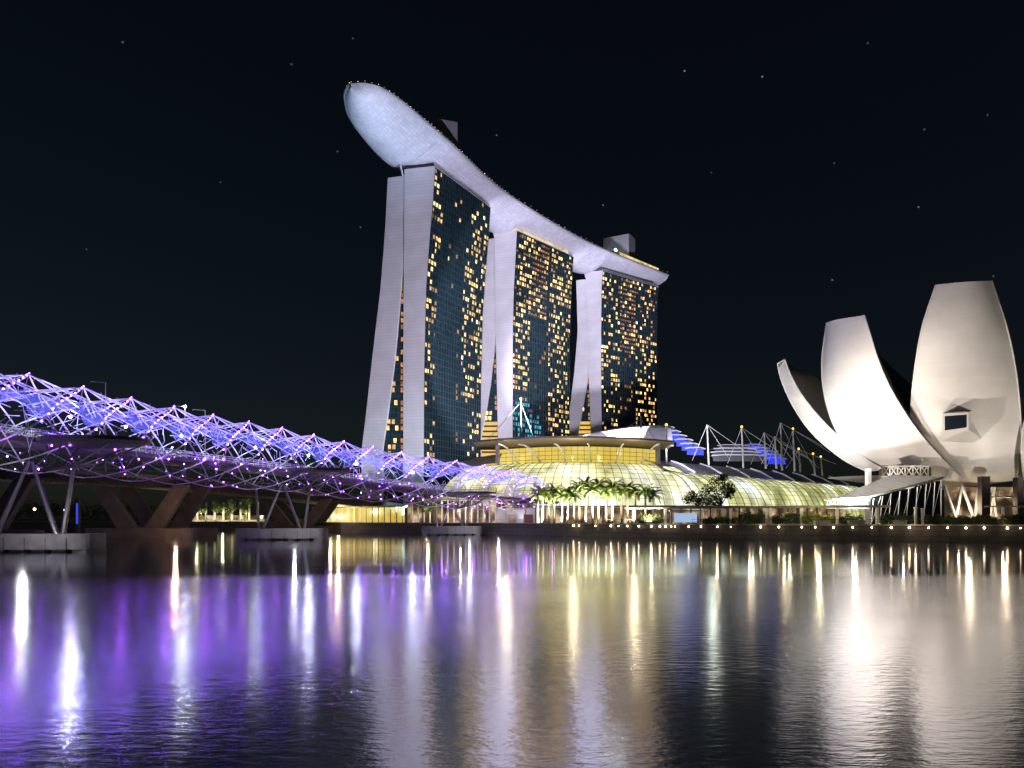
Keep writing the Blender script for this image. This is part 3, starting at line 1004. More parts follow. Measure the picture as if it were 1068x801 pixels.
stepped_roof('tallest stepped roof lit deep blue beside the pale shell', 332, [(690, 444)],
             [(687 + 5.5 * k, 704 + 6.4 * k, 445 + 4.4 * k, True) for k in range(6)], M['shell'])
stepped_roof('lower stepped roof with white plates left and blue glow painted on the risers right', 372, [(745, 470)],
             [(748, 782, 464, False), (744, 790, 467.5, False), (741, 794, 471, False), (742, 800, 474.5, False)], M['shell'])
stepped_roof('small stepped roof with painted blue glow between the slanting masts', 374, [(790, 466)],
             [(778, 796, 463.5, True), (782, 803, 467, True), (786, 811, 470.5, True), (794, 817, 474, True), (800, 821, 477.5, True)], M['shell'])
light('shell_flood', 'SPOT', (22, 296, 38), 9.0e4, (.85, .82, 1), (58, 335, 42), 80, .8, .3)
light('shell_flood', 'SPOT', (84, 300, 36), 0.8e4, (.85, .82, 1), (74, 332, 42), 90, .8, .3)
light('shell_flood', 'SPOT', (92, 345, 34), 4.0e4, (.85, .85, 1), (102, 372, 38), 90, .8, .3)

# masts with cables over the mall roofs
MASTS = [(543, 417, 458, 300, 1, None), (668.5, 434, 457, 300, 0, None), (695, 444, 478, 306, 1, None), (737.5, 443, 478, 322, 0, (776, 470)),
         (773.5, 446, 481, 340, 1, (812, 471)), (797, 451, 482, 352, 0, (838, 476)), (808, 455, 482, 356, 0, (850, 483)),
         (814, 441, 484, 362, 0, (858, 465)), (827, 448, 485, 370, 1, (866, 472)), (833, 469, 486, 378, 1, (872, 484)),
         (848, 474, 489, 388, 1, None), (856, 477, 490, 396, 1, None)]
for k, (px, y0, y1, Y, beacon, cable) in enumerate(MASTS):
    base = W(px + (1.8 if px > 700 else 0), y1, Y)
    base.z -= 3
    top = W(px, y0, Y)
    m = thing('roof_mast', ORD[k] + ' white steel mast from the left above the mall roofs', 'mast', base, 'masts above the mall roofs')
    b = MB(); b.tube([base, top], 0.42 if Y < 345 else 0.48, 8, 0.32); b.build('pole', M['white_steel'], m)
    if beacon:
        b = MB(); b.ball(top + Vector((0, 0, .4)), 0.55, 8, 5); b.build('beacon', M['lamp_orange'], m)
    if cable:
        b = MB()
        e = W(*cable, Y + 6)
        b.tube([top, e], 0.12, 5)
        b.tube([top, Vector((base.x - 7, base.y, base.z + 2))], 0.13, 5)
        b.tube([top, Vector((base.x + 9, base.y, base.z + 2))], 0.09, 5)
        b.build('cable', M['white_steel'], m)
    elif px in (668.5, 543):
        b = MB()
        for dx in (-13, 5.5):
            b.tube([top + Vector((0, 0, -1)), Vector((base.x + dx, base.y, base.z + 2.5))], 0.10, 5)
        b.build('cable', M['white_steel'], m)

light('mast_flood', 'SPOT', (60, 285, 30), 1.2e5, LAV, (98, 352, 42), 60, .6)
# ------------------------------------------------------------------ promenade behind the quay: shopfronts, palms, pergola
shop = thing('shopfront_row', 'low row of warm lit shopfronts behind the palm trunks', 'shops', (10, 262, QZ))
def wall_px(name, pts, z0, z1, mat, parent, out=0.0):
    m = MB()
    P = [Vector((GX(px, Y), Y - out, 0)) for px, Y in pts]
    m.grid([[p + Vector((0, 0, z0)) for p in P], [p + Vector((0, 0, z1)) for p in P]])
    return m.build(name, mat, parent)
wall_px('shop_glass', [(560, 252), (640, 244), (700, 240), (760, 248), (880, 268)], QZ, 8.6, M['shop'], shop)
wall_px('mauve_front', [(516, 256), (535, 253), (558, 251)], QZ, 8.4, M['shop_mauve'], shop)
wall_px('red_door', [(530, 252.6), (538, 251.6)], QZ, 6.4, M['shop_red'], shop)
wall_px('red_door', [(546, 251), (556, 250)], QZ, 6.4, M['shop_red'], shop)
pm = MB()
for k in range(36):
    px = lerp(518, 872, k / 35)
    Y = table([(516, 256), (560, 251), (640, 243.5), (700, 239.5), (760, 247.5), (880, 267)], px)[0]
    pm = MB(); pm.bar((GX(px, Y), Y - .3, QZ), (GX(px, Y), Y - .3, 8.6), .45, .45); pm.build('shop_pillar', M['concrete'], shop)
rfm = MB()
for a, b in zip([(560, 252), (640, 244), (700, 240), (760, 248), (880, 268)], [(640, 244), (700, 240), (760, 248), (880, 268)]):
    A_, B_ = Vector((GX(a[0], a[1]), a[1] - 1.2, 8.9)), Vector((GX(b[0], b[1]), b[1] - 1.2, 8.9))
    rfm.bar(A_, B_, 3.0, 0.5)
rfm.build('shop_roof', M['concrete'], shop)
# curved white entrance hood over the mauve front
hd = MB()
rows = []
for k in range(15):
    a_ = pi * k / 14
    rows.append([Vector((lerp(-6, 10, k / 14), 250, 7.6 + 2.2 * sin(a_))), Vector((lerp(-6, 10, k / 14), 257, 7.6 + 2.2 * sin(a_)))])
hd.grid(rows)
hd.build('entrance_hood', M['white_steel'], shop, smooth=True)

# colonnade of pale posts left of the palms, under the end of the helix bridge
col = thing('colonnade', 'row of pale slender columns behind the last bridge pier', 'colonnade', (-30, 268, QZ))
for k in range(20):
    px = 430 + k * 6.2
    Y = 272 - (px - 430) * 0.12
    b = MB(); b.tube([(GX(px, Y), Y, QZ), (GX(px, Y), Y, 11.5)], 0.28, 6); b.build('column', M['white_steel'], col)
b = MB(); b.bar((GX(428, 272), 272, 11.7), (GX(552, 257), 257, 11.7), 3, .5); b.build('roof_slab', M['concrete'], col)
wall_px('back_wall', [(425, 280), (520, 270), (556, 262)], QZ, 11.4, M['shop'], col)

# palms
def frond(m, base, az, el, L, droop):
    n = 9
    pts, dirs = [], []
    p = Vector(base)
    for k in range(n + 1):
        a = el - droop * (k / n) ** 1.25
        d = Vector((cos(az) * cos(a), sin(az) * cos(a), sin(a)))
        pts.append(p.copy()); dirs.append(d)
        p = p + d * (L / n)
    side = Vector((-sin(az), cos(az), 0))
    m.tube(pts, 0.05, 3, 0.015, cap=False)
    for k in range(1, n + 1):
        for sgn in (-1, 1):
            for q in (0, 0.5):
                c = pts[k].lerp(pts[k - 1], q)
                ll = L * 0.27 * (1 - 0.7 * abs(k / n - 0.45)) * rnd.uniform(.8, 1.1)
                tip = c + side * sgn * ll * 0.75 + dirs[k] * ll * 0.45 + Vector((0, 0, -0.42 * ll))
                w = dirs[k] * 0.13
                m.face(c - w, c + w, tip)
def palm_proto(h, seed):
    t = thing('palm_tree', '', 'palm tree', (0, 0, 0), 'palms in front of the glass hall')
    b = MB()
    b.tube([(0, 0, 0), (0.03, 0, h * .06), (0.06, 0.02, h * .5), (0.0, 0.05, h * 0.86), (0, .05, h)], 0.30, 8, 0.17)
    b.build('trunk', M['bark'], t, smooth=True)
    f = MB()
    for k in range(17):
        az = 2 * pi * k * 0.381966 + rnd.random() * .3
        el = lerp(1.25, -0.25, k / 16)
        frond(f, (0, .05, h), az, el, rnd.uniform(2.6, 3.4), lerp(1.15, 1.35, k / 16))
    f.build('crown', M['palm_leaf'], t)
    return t
PALMS = [(561, 514), (566, 511), (572, 516), (578, 511), (586, 515), (592, 512), (599, 516), (604, 507), (611, 504), (618, 509), (624, 505),
         (632, 510), (639, 507), (648, 511), (655, 509), (663, 512), (673, 511), (681, 514)]
protos = [palm_proto(7.6, 1), palm_proto(9.4, 2)]
used = [False, False]
for k, (px, ytop) in enumerate(PALMS):
    Y = 226 - (px - 561) * 0.20 + rnd.uniform(-5, 5)
    ztop = CAMZ + (HOR - ytop - 3) * Y / F
    i = 0 if ztop - QZ < 9.6 else 1
    lab = ORD[k] + ' palm from the left in the uplit row before the glass hall'
    loc = (GX(px, Y), Y, QZ)
    s = (ztop - QZ) / ((7.6, 9.4)[i] - 0.3)
    if not used[i]:
        used[i] = True
        protos[i].location = loc; protos[i].scale = (s,) * 3; protos[i]['label'] = lab
    else:
        dup(protos[i], loc, rnd.uniform(0, 6.28), s, lab)
for k in range(6):
    px = 562 + k * 23
    Y = 220 - (px - 561) * 0.20
    light('palm_uplight', 'SPOT', (GX(px, Y), Y, QZ + .3), 30000, (1, .9, .62), (GX(px, Y + 6), Y + 6, 16), 120, .7, .15)

# leafy trees
def leaf_cloud(m, c, rx, rz, n, size):
    c = Vector(c)
    for _ in range(n):
        d = Vector((rnd.gauss(0, 1), rnd.gauss(0, 1), rnd.gauss(0, 1))).normalized() * (rnd.random() ** 0.45)
        p = c + Vector((d.x * rx, d.y * rx, d.z * rz))
        a = Vector((rnd.gauss(0, 1), rnd.gauss(0, 1), rnd.gauss(0, 1))).normalized() * size * rnd.uniform(.6, 1.3)
        e = a.cross(Vector((rnd.gauss(0, 1), rnd.gauss(0, 1), rnd.gauss(0, 1)))).normalized() * size * .5
        m.face(p - a, p + e, p + a, p - e)
def leafy_tree(name, label, base, blobs, trunk_r, mat, n=150, size=.35, group=None, cat='tree'):
    t = thing(name, label, cat, base, group)
    b = MB()
    base = Vector(base)
    top = base + Vector((0.2, 0, max(0.8, min(p[2] for p in blobs) * 0.8)))
    b.tube([base, base.lerp(top, .5) + Vector((.1, 0, 0)), top], trunk_r, 7, trunk_r * .7)
    for x, y, z, r in blobs:
        q = base + Vector((x, y, z))
        b.tube([top, top.lerp(q, .5) + Vector((0, 0, .3)), q], trunk_r * .55, 5, trunk_r * .15)
    b.build('trunk', M['bark_dark'], t)
    f = MB()
    for x, y, z, r in blobs:
        leaf_cloud(f, base + Vector((x, y, z)), r, r * .75, n, size)
    f.build('crown', mat, t)
    return t
# the dark rain tree in front of the wing
Y = 196
blobs = []
for px, py, r in ((716, 521, 1.3), (722, 517, 1.5), (729, 520, 1.6), (735, 513, 1.7), (742, 507, 1.8), (748, 500, 1.6), (744, 520, 1.5),
                  (752, 514, 1.7), (757, 507, 1.4), (759, 516, 1.3), (738, 524, 1.3), (726, 524, 1.2), (752, 498, 1.1), (761, 512, 0.9)):
    p = W(px, py, Y)
    blobs.append((p.x - GX(748, Y), rnd.uniform(-1.5, 1.5), p.z - QZ, r * 1.25))
leafy_tree('rain_tree', 'dark spreading tree leaning left in front of the ribbed glass wing', (GX(750, Y), Y, QZ), blobs, 0.28, M['leaf_dark'], 190, .30)

# hedges along the promenade
def hedge(label, px0, px1, Y, h, mat, name='hedge', cat='hedge'):
    m = MB()
    x0, x1 = GX(px0, Y), GX(px1, Y)
    L = x1 - x0
    n = max(3, int(L / 1.1))
    for k in range(n):
        x = lerp(x0, x1, (k + .5) / n) + rnd.uniform(-.2, .2)
        hh = h * rnd.uniform(.75, 1.1)
        leaf_cloud(m, (x, Y + rnd.uniform(-.4, .4), QZ + hh * .5), .9, hh * .56, int(150 + 70 * h), .24)
    o = m.build(name, mat)
    o['kind'] = 'thing'
    return tag(o, label, cat, None)
hedge('dark shrub mass right of the palms below the pergola beam', 666, 690, 200, 3.0, M['leaf_dark'])
hedge('low lit planting around the bright kiosk', 734, 768, 188, 2.0, M['leaf'])
hedge('broad dark clipped hedge behind the promenade lamps, left one', 770, 796, 184, 3.4, M['leaf_dark'])
hedge('broad dark clipped hedge reaching the third pergola post', 806, 834, 182, 3.0, M['leaf_dark'])
hedge('bright yellow-green flowering shrub beside the white planters', 838, 872, 179, 3.0, M['flower'])
hedge('dark hedge between yellow shrub and glass pavilion', 876, 900, 178, 2.6, M['leaf_dark'])
hedge('dark hedge in front of the glass pavilion', 918, 958, 176, 2.6, M['leaf_dark'])
hedge('long dark hedge below the big upright petal', 964, 1040, 172, 2.3, M['leaf_dark'])
hedge('hedge end at the far right under the museum', 1044, 1090, 168, 2.3, M['leaf_dark'])

# pergola walkway
pg = thing('pergola', 'long flat-roofed pergola walkway on slim posts along the quay', 'pergola', (70, 185, QZ))
pgl = [(655, 206), (700, 197), (780, 186), (850, 180), (925, 175), (990, 171)]
def pgY(px):
    return table(pgl, px)[0]
bm_ = MB()
for a, b in zip(pgl[:-1], pgl[1:]):
    if a[0] >= 925: continue
    A_, B_ = Vector((GX(a[0], a[1]), a[1], CAMZ + 12.0 * a[1] / F)), Vector((GX(b[0], b[1]), b[1], CAMZ + 12.0 * b[1] / F))
    A_.z = B_.z = 7.75
    bm_.bar(A_, B_, 3.2, .35)
    bm_.bar(A_ + Vector((0, -1.7, .05)), B_ + Vector((0, -1.7, .05)), .2, .55)
bm_.build('roof_slab', M['concrete'], pg)
for px in (661, 694, 733, 762, 800, 836, 873, 915):
    b = MB(); Y = pgY(px) - .6
    b.bar((GX(px, Y), Y, QZ), (GX(px, Y), Y, 7.6), .62, .5); b.build('post', M['white_steel'], pg)
pg2 = thing('pergola', 'short pergola at the right edge beside the dark museum pier', 'pergola', (118, 170, QZ))
b = MB(); b.bar((GX(1028, 170), 170, 7.7), (GX(1100, 166), 166, 7.7), 3, .35); b.build('roof_slab', M['concrete'], pg2)
for px in (1046, 1078):
    b = MB(); b.bar((GX(px, 168.5), 168.5, QZ), (GX(px, 168.5), 168.5, 7.5), .42, .42); b.build('post', M['white_steel'], pg2)
for k, (px, top) in enumerate(((955, 530), (962, 531))):
    Y = 171
    b = MB(); b.bar((GX(px, Y), Y, QZ), (GX(px, Y), Y, W(px, top, Y).z), .45, .45)
    b.box((GX(px, Y), Y, W(px, top, Y).z + .1), (.7, .7, .2))
    tag(b.build('gate_post', M['white_steel']), ('left' if k == 0 else 'right') + ' pale gate post of a close pair on the quay', 'post', 'gate posts on the quay')

# kiosk with bright screen
kk = thing('kiosk', 'small kiosk with glowing blue-white screen among the shrubs', 'kiosk', (GX(716, 192), 192, QZ))
b = MB()
for px in (700, 730):
    b.bar((GX(px, 190), 190, QZ), (GX(px, 190), 190, 6.8), .35, .35)
b.bar((GX(698, 190), 190, 6.95), (GX(733, 190), 190, 6.95), 2.4, .3)
b.build('frame', M['white_steel'], kk)
wall_px('screen', [(703, 190.6), (727, 190.6)], 4.1, 6.4, M['screen'], kk)

# benches / planters on the promenade
for k, (px, w_, lab) in enumerate(((857, 3.4, 'white planter box below the yellow-green shrub'), (893, 3.6, 'grey planter box near the glass pavilion'),
                                   (937, 3.4, 'low planter box in front of the pavilion hedge'), (1000, 3.0, 'low planter box below the window petal'))):
    Y = 174.5
    t = thing('planter', lab, 'planter', (GX(px, Y), Y, QZ), 'planter boxes on the promenade')
    b = MB()
    x = GX(px, Y)
    P = [(x - w_ / 2 + .2, Y - .6, QZ), (x + w_ / 2 - .2, Y - .6, QZ), (x + w_ / 2 - .2, Y + .6, QZ), (x - w_ / 2 + .2, Y + .6, QZ),
         (x - w_ / 2, Y - .8, QZ + 1.15), (x + w_ / 2, Y - .8, QZ + 1.15), (x + w_ / 2, Y + .8, QZ + 1.15), (x - w_ / 2, Y + .8, QZ + 1.15)]
    b.hexa([Vector(p) for p in P]); b.build('box', M['white_steel'] if k == 0 else M['concrete'], t)
    f = MB(); leaf_cloud(f, (x, Y, QZ + 1.3), w_ * .42, .5, 90, .2); f.build('foliage', M['leaf'], t)

# quay lamps
def shoreY(px):
    best = None
    for a, b in zip(shore, shore[1:]):
        pa, pb = CX + a[0] / max(a[1], 1) * F, CX + b[0] / max(b[1], 1) * F
        if min(pa, pb) <= px <= max(pa, pb):
            t_ = (px - pa) / (pb - pa)
            # perspective-correct along the segment
            ia, ib = 1 / a[1], 1 / b[1]
            return 1 / lerp(ia, ib, t_)
    return 180
LAMPX = [598, 604, 621, 637, 645, 654, 666, 679, 688, 694, 700, 704, 718, 731, 748, 762, 793, 812, 836, 850, 869, 889, 909, 929, 948, 968, 988, 1007, 1026, 1050, 1064]
proto = None
for k, px in enumerate(LAMPX):
    Y = shoreY(px) - 0.75
    if proto is None:
        t = thing('quay_lamp', '', 'lamp', (0, 0, 0), 'lamps along the quay edge')
        b = MB(); b.box((0, 0.12, 0), (.18, .5, .18)); b.build('bracket', M['steel_dark'], t)
        b = MB(); b.ball((0, -.2, 0), .21, 10, 6); b.build('globe', M['lamp_warm'], t)
        proto = t
    else:
        t = dup(proto, (0, 0, 0), 0, rnd.uniform(.55, 1.05))
    t.location = (GX(px, Y), Y, QZ - .55 + .1)
    t['label'] = ORD[k] + ' small warm lamp from the left along the quay edge'

# railing of the quay
ql = MB()
for a, b in zip(shore[2:8], shore[3:9]):
    A_, B_ = Vector((*a, QZ + .3)), Vector((*b, QZ + .3))
    n = int((B_ - A_).length / 2.2)
    for k in range(n):
        p = A_.lerp(B_, k / n)
        ql.bar(p, p + Vector((0, 0, 1.0)), .06, .06)
    ql.bar(A_ + Vector((0, 0, 1)), B_ + Vector((0, 0, 1)), .07, .07)
    ql.bar(A_ + Vector((0, 0, .55)), B_ + Vector((0, 0, .55)), .04, .04)
tag(ql.build('quay_railing', M['steel_dark']), 'thin dark railing along the quay edge', 'railing')
# warm promenade downlights under the pergola and on the posts
for px in (680, 715, 748, 782, 818, 855, 893):
    Y = pgY(px) - .5
    light('pergola_downlight', 'POINT', (GX(px, Y), Y, 7.2), 380, (1, .72, .42), radius=.12)
for px in (955, 1046, 1000):
    light('post_light', 'POINT', (GX(px, 166), 166, 4.2), 150, (1, .75, .5), radius=.1)
for px, Y in ((678, 196), (784, 180), (822, 178), (888, 174), (940, 172), (1010, 168)):
    light('shrub_light', 'POINT', (GX(px, Y), Y - 1.0, 6.6), 170, (1, .92, .6), radius=.1)
light('shrub_light', 'POINT', (GX(853, 175), 175, 6.8), 500, (1, .95, .5), radius=.15)

# ------------------------------------------------------------------ lotus museum
mus = thing('lotus_museum', 'white lotus-shaped museum with tall curved petals beside the water', 'museum', (128, 228, QZ))
AX = Vector((133, 244, 0))
def edge(rows, n=22):
    P = [W(px, py, Y) for px, py, Y in rows]
    S = spline(P, 8)
    return [S[int(round(k * (len(S) - 1) / n))] for k in range(n + 1)]
def petal(Lr, Rr, hub, bulge, sag, name='petal'):
    L, R = edge(Lr), edge(Rr)
    n = len(L)
    tip = (L[0] + R[0]) / 2
    hub = Vector(hub)
    m = MB()
    rows = []
    for k, (a, b) in enumerate(zip(L, R)):
        d = (b - a)
        tng = (L[min(k + 1, n - 1)] + R[min(k + 1, n - 1)] - L[max(k - 1, 0)] - R[max(k - 1, 0)])
        nn = d.cross(tng).normalized()
        if nn.y > 0: nn = -nn
        row = []
        for j in range(11):
            s = j / 10
            row.append(a.lerp(b, s) + nn * bulge * 4 * s * (1 - s) * min(1, d.length / 14))
        rows.append(row)
    m.grid(rows)
    o = m.build(name, M['petal'], mus, smooth=True)
    I = []
    for k in range(n):
        t_ = k / (n - 1)
        a = tip + Vector((0, 0, -0.2))
        I.append(a.lerp(hub, t_ ** 0.9) + Vector((0, 0, -sag * sin(pi * t_))))
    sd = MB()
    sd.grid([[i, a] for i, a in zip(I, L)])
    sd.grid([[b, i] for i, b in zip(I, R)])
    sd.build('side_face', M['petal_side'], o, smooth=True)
    rim = MB()
    rim.tube(L, 0.22, 5); rim.tube(R, 0.22, 5); rim.tube([L[0], R[0]], 0.2, 5)
    rim.build('edge_trim', M['petal'], o)
    return o
hub = W(988, 432, 246)
p3 = petal([(976, 297, 203), (962, 340, 205), (954, 385, 208), (950, 425, 211), (950, 450, 213), (956, 475, 215), (968, 499, 217)],
           [(1034.5, 293, 201), (1051, 345, 203), (1060, 390, 206), (1064, 430, 209), (1065.5, 460, 211), (1064, 480, 213), (1060, 501, 215)], hub, 2.6, 4)
p2 = petal([(862, 337, 222), (857.5, 372, 222), (858, 400, 221), (863, 425, 220), (873, 450, 219), (890, 470, 218), (919, 486, 217)],
           [(901.5, 329, 206), (908.5, 352, 206), (916, 376, 206.5), (927, 402, 207), (942, 428, 208), (962, 456, 209.5), (985, 481, 211), (1005, 499, 213)], hub, 2.4, 1.0)
p1 = petal([(811, 379, 236), (813.5, 392, 236), (819, 407, 235), (828, 425, 234), (842, 446, 232), (862, 466, 229), (884, 482, 226), (903, 491, 223)],
           [(818.5, 375, 227), (824, 390, 226.5), (833, 407, 225.5), (846, 425, 224), (863, 444, 221.5), (882, 461, 219), (904, 479, 217), (922, 490, 216)], hub, 0.6, 2.5)
p4 = petal([(1105, 352, 206), (1090, 380, 207), (1076, 415, 208), (1067, 447, 209), (1065.5, 475, 210), (1068, 500, 212)],
           [(1160, 352, 220), (1175, 390, 219), (1180, 430, 218), (1170, 470, 217), (1150, 490, 217), (1130, 500, 217)], W(1010, 432, 246), 2.0, 5)
# petals on the far side, seen as dark backs
for tipx, tipy, w_ in ((1180, 330, 40), (940, 420, 30)):
    pass
# window box on the big petal
wbx = MB()
Yb = 203.0
f0, f1, f2, f3 = W(982.5, 431.5, Yb), W(1010, 430, Yb), W(1010, 448, Yb + 1.5), W(982.5, 459, Yb + 2.45)
k0, k1, k2, k3 = W(985, 430, 213), W(1017, 426.5, 213), W(1034, 464, 213), W(984, 461, 213)
k1b = W(1034, 446, 213)
i0 = wbx.add([f0, f1, f2, f3, k0, k1, k1b, k2, k3])
for q in ((0, 1, 2, 3), (0, 4, 5, 1), (1, 5, 6, 7, 2), (3, 2, 7, 8), (0, 3, 8, 4)):
    wbx.f.append(tuple(i0 + k for k in q))
wo_ = wbx.build('window_box', M['petal'], p3)
wg = MB()
def onf(u, v):
    return f0.lerp(f1, u).lerp(f3.lerp(f2, u), v)
nf_ = (f1 - f0).cross(f3 - f0).normalized()
if nf_.y > 0: nf_ = -nf_
wg.face(*[onf(u, v) + nf_ * .06 for u, v in ((.1, .66), (.93, .84), (.93, .12), (.1, .10))])
wg.build('window_pane', M['dark_glass'], wo_)
# dish that closes the flower's underside
ds = MB()
rows = []
ctr = Vector((127, 231, 0))
for k in range(9):
    t_ = k / 8
    rr_ = lerp(30, 5, t_)
    rows.append([ctr + Vector((cos(2 * pi * j / 40) * rr_ * 1.05, sin(2 * pi * j / 40) * rr_ * .55, 17.4 - 3.6 * t_)) for j in range(40)])
ds.grid(rows, close=True)
ds.build('underside_dish', M['petal'], mus, smooth=True)
# slanting columns and dark piers
for k, (xa, xb) in enumerate(((985, 999), (1003, 996), (1003, 1018), (1021, 1016))):
    b = MB(); b.tube([W(xa, 506, 208), W(xb, 541, 208) + Vector((0, 0, -1.5))], .38, 7); b.build('slanting_column', M['white_steel'], mus)
for xa, xb in ((1034, 1040), (1037, 1031), (1058, 1062)):
    b = MB(); b.tube([W(xa, 508, 212), W(xb, 541, 212) + Vector((0, 0, -1.5))], .4, 7); b.build('slanting_column', M['white_steel'], mus)
for px, w_, y0 in ((1026, 2.2, 497), (1062, 1.6, 498), (905.5, .8, 489)):
    b = MB(); z1 = W(px, y0, 204).z
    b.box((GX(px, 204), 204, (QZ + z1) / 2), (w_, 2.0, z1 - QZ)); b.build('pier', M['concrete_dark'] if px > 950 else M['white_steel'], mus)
# lattice truss under the brightest petal
lt = MB()
Yl = 206
xs = [920, 928, 936, 944, 952, 960, 968]
for k, px in enumerate(xs):
    yt = 485.5 + (2 if px < 955 else 0)
    lt.tube([W(px, yt, Yl), W(px, 509, Yl)], .22, 5)
    if k:
        for ya, yb in ((485, 497), (497, 485), (497, 509), (509, 497)):
            lt.tube([W(xs[k - 1], ya, Yl), W(px, yb, Yl)], .17, 4)
for y_ in (486, 497, 509):
    lt.tube([W(919, y_, Yl), W(969, y_, Yl)], .2, 5)
lt.build('lattice_truss', M['white_steel'], mus)

pav = thing('glass_pavilion', 'low glass pavilion with sloping pale roof under the museum petals', 'pavilion', (95, 198, QZ))
Yp = 190
b = MB()
A1, B1, C1, D1 = W(868, 522, 196), W(905, 520, Yp), W(984, 499, Yp), W(930, 497, 204)
th = Vector((0, 0, .5))
b.hexa([A1, B1, C1, D1, A1 + th, B1 + th, C1 + th, D1 + th]); b.build('roof', M['roof_metal'], pav)
b = MB()
gA, gB, gC, gD = W(908, 520.6, Yp + .5), W(981, 501, Yp + .5), W(981, 541, Yp + .5), W(908, 541, Yp + .5)
gC.z = gD.z = QZ
b.face(gD, gC, gB, gA); b.face(gC, gC + Vector((4, 22, 0)), gB + Vector((4, 22, 0)), gB)
b.build('glass_wall', M['teal_glass'], pav)
b = MB()
for k in range(9):
    t_ = k / 8
    lo, hi = gD.lerp(gC, t_), gA.lerp(gB, min(1, t_ + .04))
    b.tube([lo + Vector((0, -.2, 0)), hi + Vector((0, -.2, 0))], .13, 4)
for k in range(7):
    lo, hi = gD.lerp(gC, k / 7), gA.lerp(gB, (k + 1) / 7)
    b.tube([lo + Vector((0, -.2, 0)), hi + Vector((0, -.2, 0))], .07, 4)
b.build('glazing_frame', M['steel'], pav)
# zigzag white truss below the roof's left edge
b = MB()
for k in range(13):
    x0 = lerp(862, 906, k / 13); x1 = lerp(862, 906, (k + .5) / 13); x2 = lerp(862, 906, (k + 1) / 13)
    b.tube([W(x0, 530, 192), W(x1, 522, 192)], .10, 4); b.tube([W(x1, 522, 192), W(x2, 530, 192)], .10, 4)
b.tube([W(861, 522, 192), W(907, 522, 192)], .14, 5); b.tube([W(861, 530, 192), W(907, 530, 192)], .14, 5)
b.build('edge_truss', M['white_steel'], pav)
tb = MB(); tb.box(tuple(W(1052, 518, 207)), (9.0, 3.0, .35)); tb.build('terrace', M['concrete'], mus)
tb = MB()
for k in range(11):
    p = W(1036 + 3.2 * k, 517, 205.6); tb.bar(p, p + Vector((0, 0, 1.1)), .06, .06)
tb.bar(W(1035, 513, 205.6), W(1069, 513, 205.6), .08, .08); tb.build('terrace_railing', M['white_steel'], mus)
# lit interior seen beneath the museum
inn = MB(); inn.face(W(985, 541, 226), W(1068, 541, 226), W(1068, 508, 226), W(985, 508, 226))
o = inn.build('lobby_glass', M['shop'], mus)
b = MB(); b.face(W(917, 511, 209.5), W(971, 511, 209.5), W(971, 487, 209.5), W(917, 489, 209.5)); b.build('shade_backing', M['concrete_dark'], mus)  # dark sheet added for the shaded interior behind the truss
light('lattice_light', 'POINT', tuple(W(945, 512, 203)), 1300, (1, .85, .6), radius=.2)
light('lobby_light', 'POINT', tuple(W(1010, 530, 205)), 1800, (1, .82, .58), radius=.25)
light('lobby_light', 'POINT', tuple(W(1048, 528, 207)), 1500, (1, .78, .5), radius=.25)
light('pavilion_light', 'POINT', (GX(890, 186), 186, 5), 1500, (1, .9, .7), radius=.2)

# ------------------------------------------------------------------ helix footbridge
pts = spline([(-70, 30, 0), (-76, 62, 0), (-77.5, 92, 0), (-74.3, 118, 0), (-66.5, 150, 0), (-54.5, 182, 0), (-38.5, 211, 0), (-18.5, 236, 0), (2, 253, 0), (14, 262, 0)], 24)
arc = [0]
for a, b in zip(pts, pts[1:]):
    arc.append(arc[-1] + (b - a).length)
i_p1 = 3 * 24
S0 = arc[i_p1]
def cl(s):
    s += S0
    s = max(0, min(arc[-1] - 1e-4, s))
    lo, hi = 0, len(arc) - 1
    while hi - lo > 1:
        mid = (lo + hi) // 2
        if arc[mid] <= s: lo = mid
        else: hi = mid
    t_ = (s - arc[lo]) / (arc[hi] - arc[lo])
    p = pts[lo].lerp(pts[hi], t_)
    d = (pts[hi] - pts[lo]).normalized()
    return p, d, Vector((d.y, -d.x, 0))           # position, heading, side facing the camera
S1 = arc[5 * 24] - S0                              # second pier
S2 = arc[7 * 24] - S0                              # third pier
SE = arc[-1] - S0
ZC = [(-90, 19.6), (0, 19.6), (S1, 19.0), (S2, 15.5), (SE, 13.6)]
def zc(s): return table(ZC, s)[0]
def rad(s): return table([(-90, 7.7), (S2, 7.5), (SE - 12, 6.6), (SE, 3.5)], s)[0]
def hx(s, th, r=1.0):
    p, d, n = cl(s)
    c, sn = cos(th), sin(th)
    e = 1.18 if sn > 0 else 1.6
    q = (abs(c) ** e + abs(sn) ** e) ** (-1 / e)
    R_ = rad(s) * r * q
    return p + n * (c * R_) + Vector((0, 0, zc(s) + sn * R_))
hel = thing('helix_footbridge', 'helix footbridge of steel tubes lit violet crossing the bay from the left', 'footbridge', (-55, 182, 0))
BAY = S1 / 6
PITCH = BAY * 6
SB = -62.0
led_pts = []
for k in range(-9, 26):
    sk = k * BAY
    # one tube, spiralling once and passing the crown at sk
    P = []
    for j in range(49):
        s = sk + PITCH * (j / 48 - 0.5)
        if SB < s < SE - 1:
            P.append(hx(s, pi / 2 + 2 * pi * (s - sk) / PITCH))
    if len(P) > 3:
        b = MB(); b.tube(P, .125, 6); b.build('outer_tube', M['steel'], hel, smooth=True)
    for j in range(17):
        s = sk - PITCH * .26 + j / 16 * PITCH * .42
        if SB < s < SE - 3:
            led_pts.append(hx(s, pi / 2 + 2 * pi * (s - sk) / PITCH, 1.03))
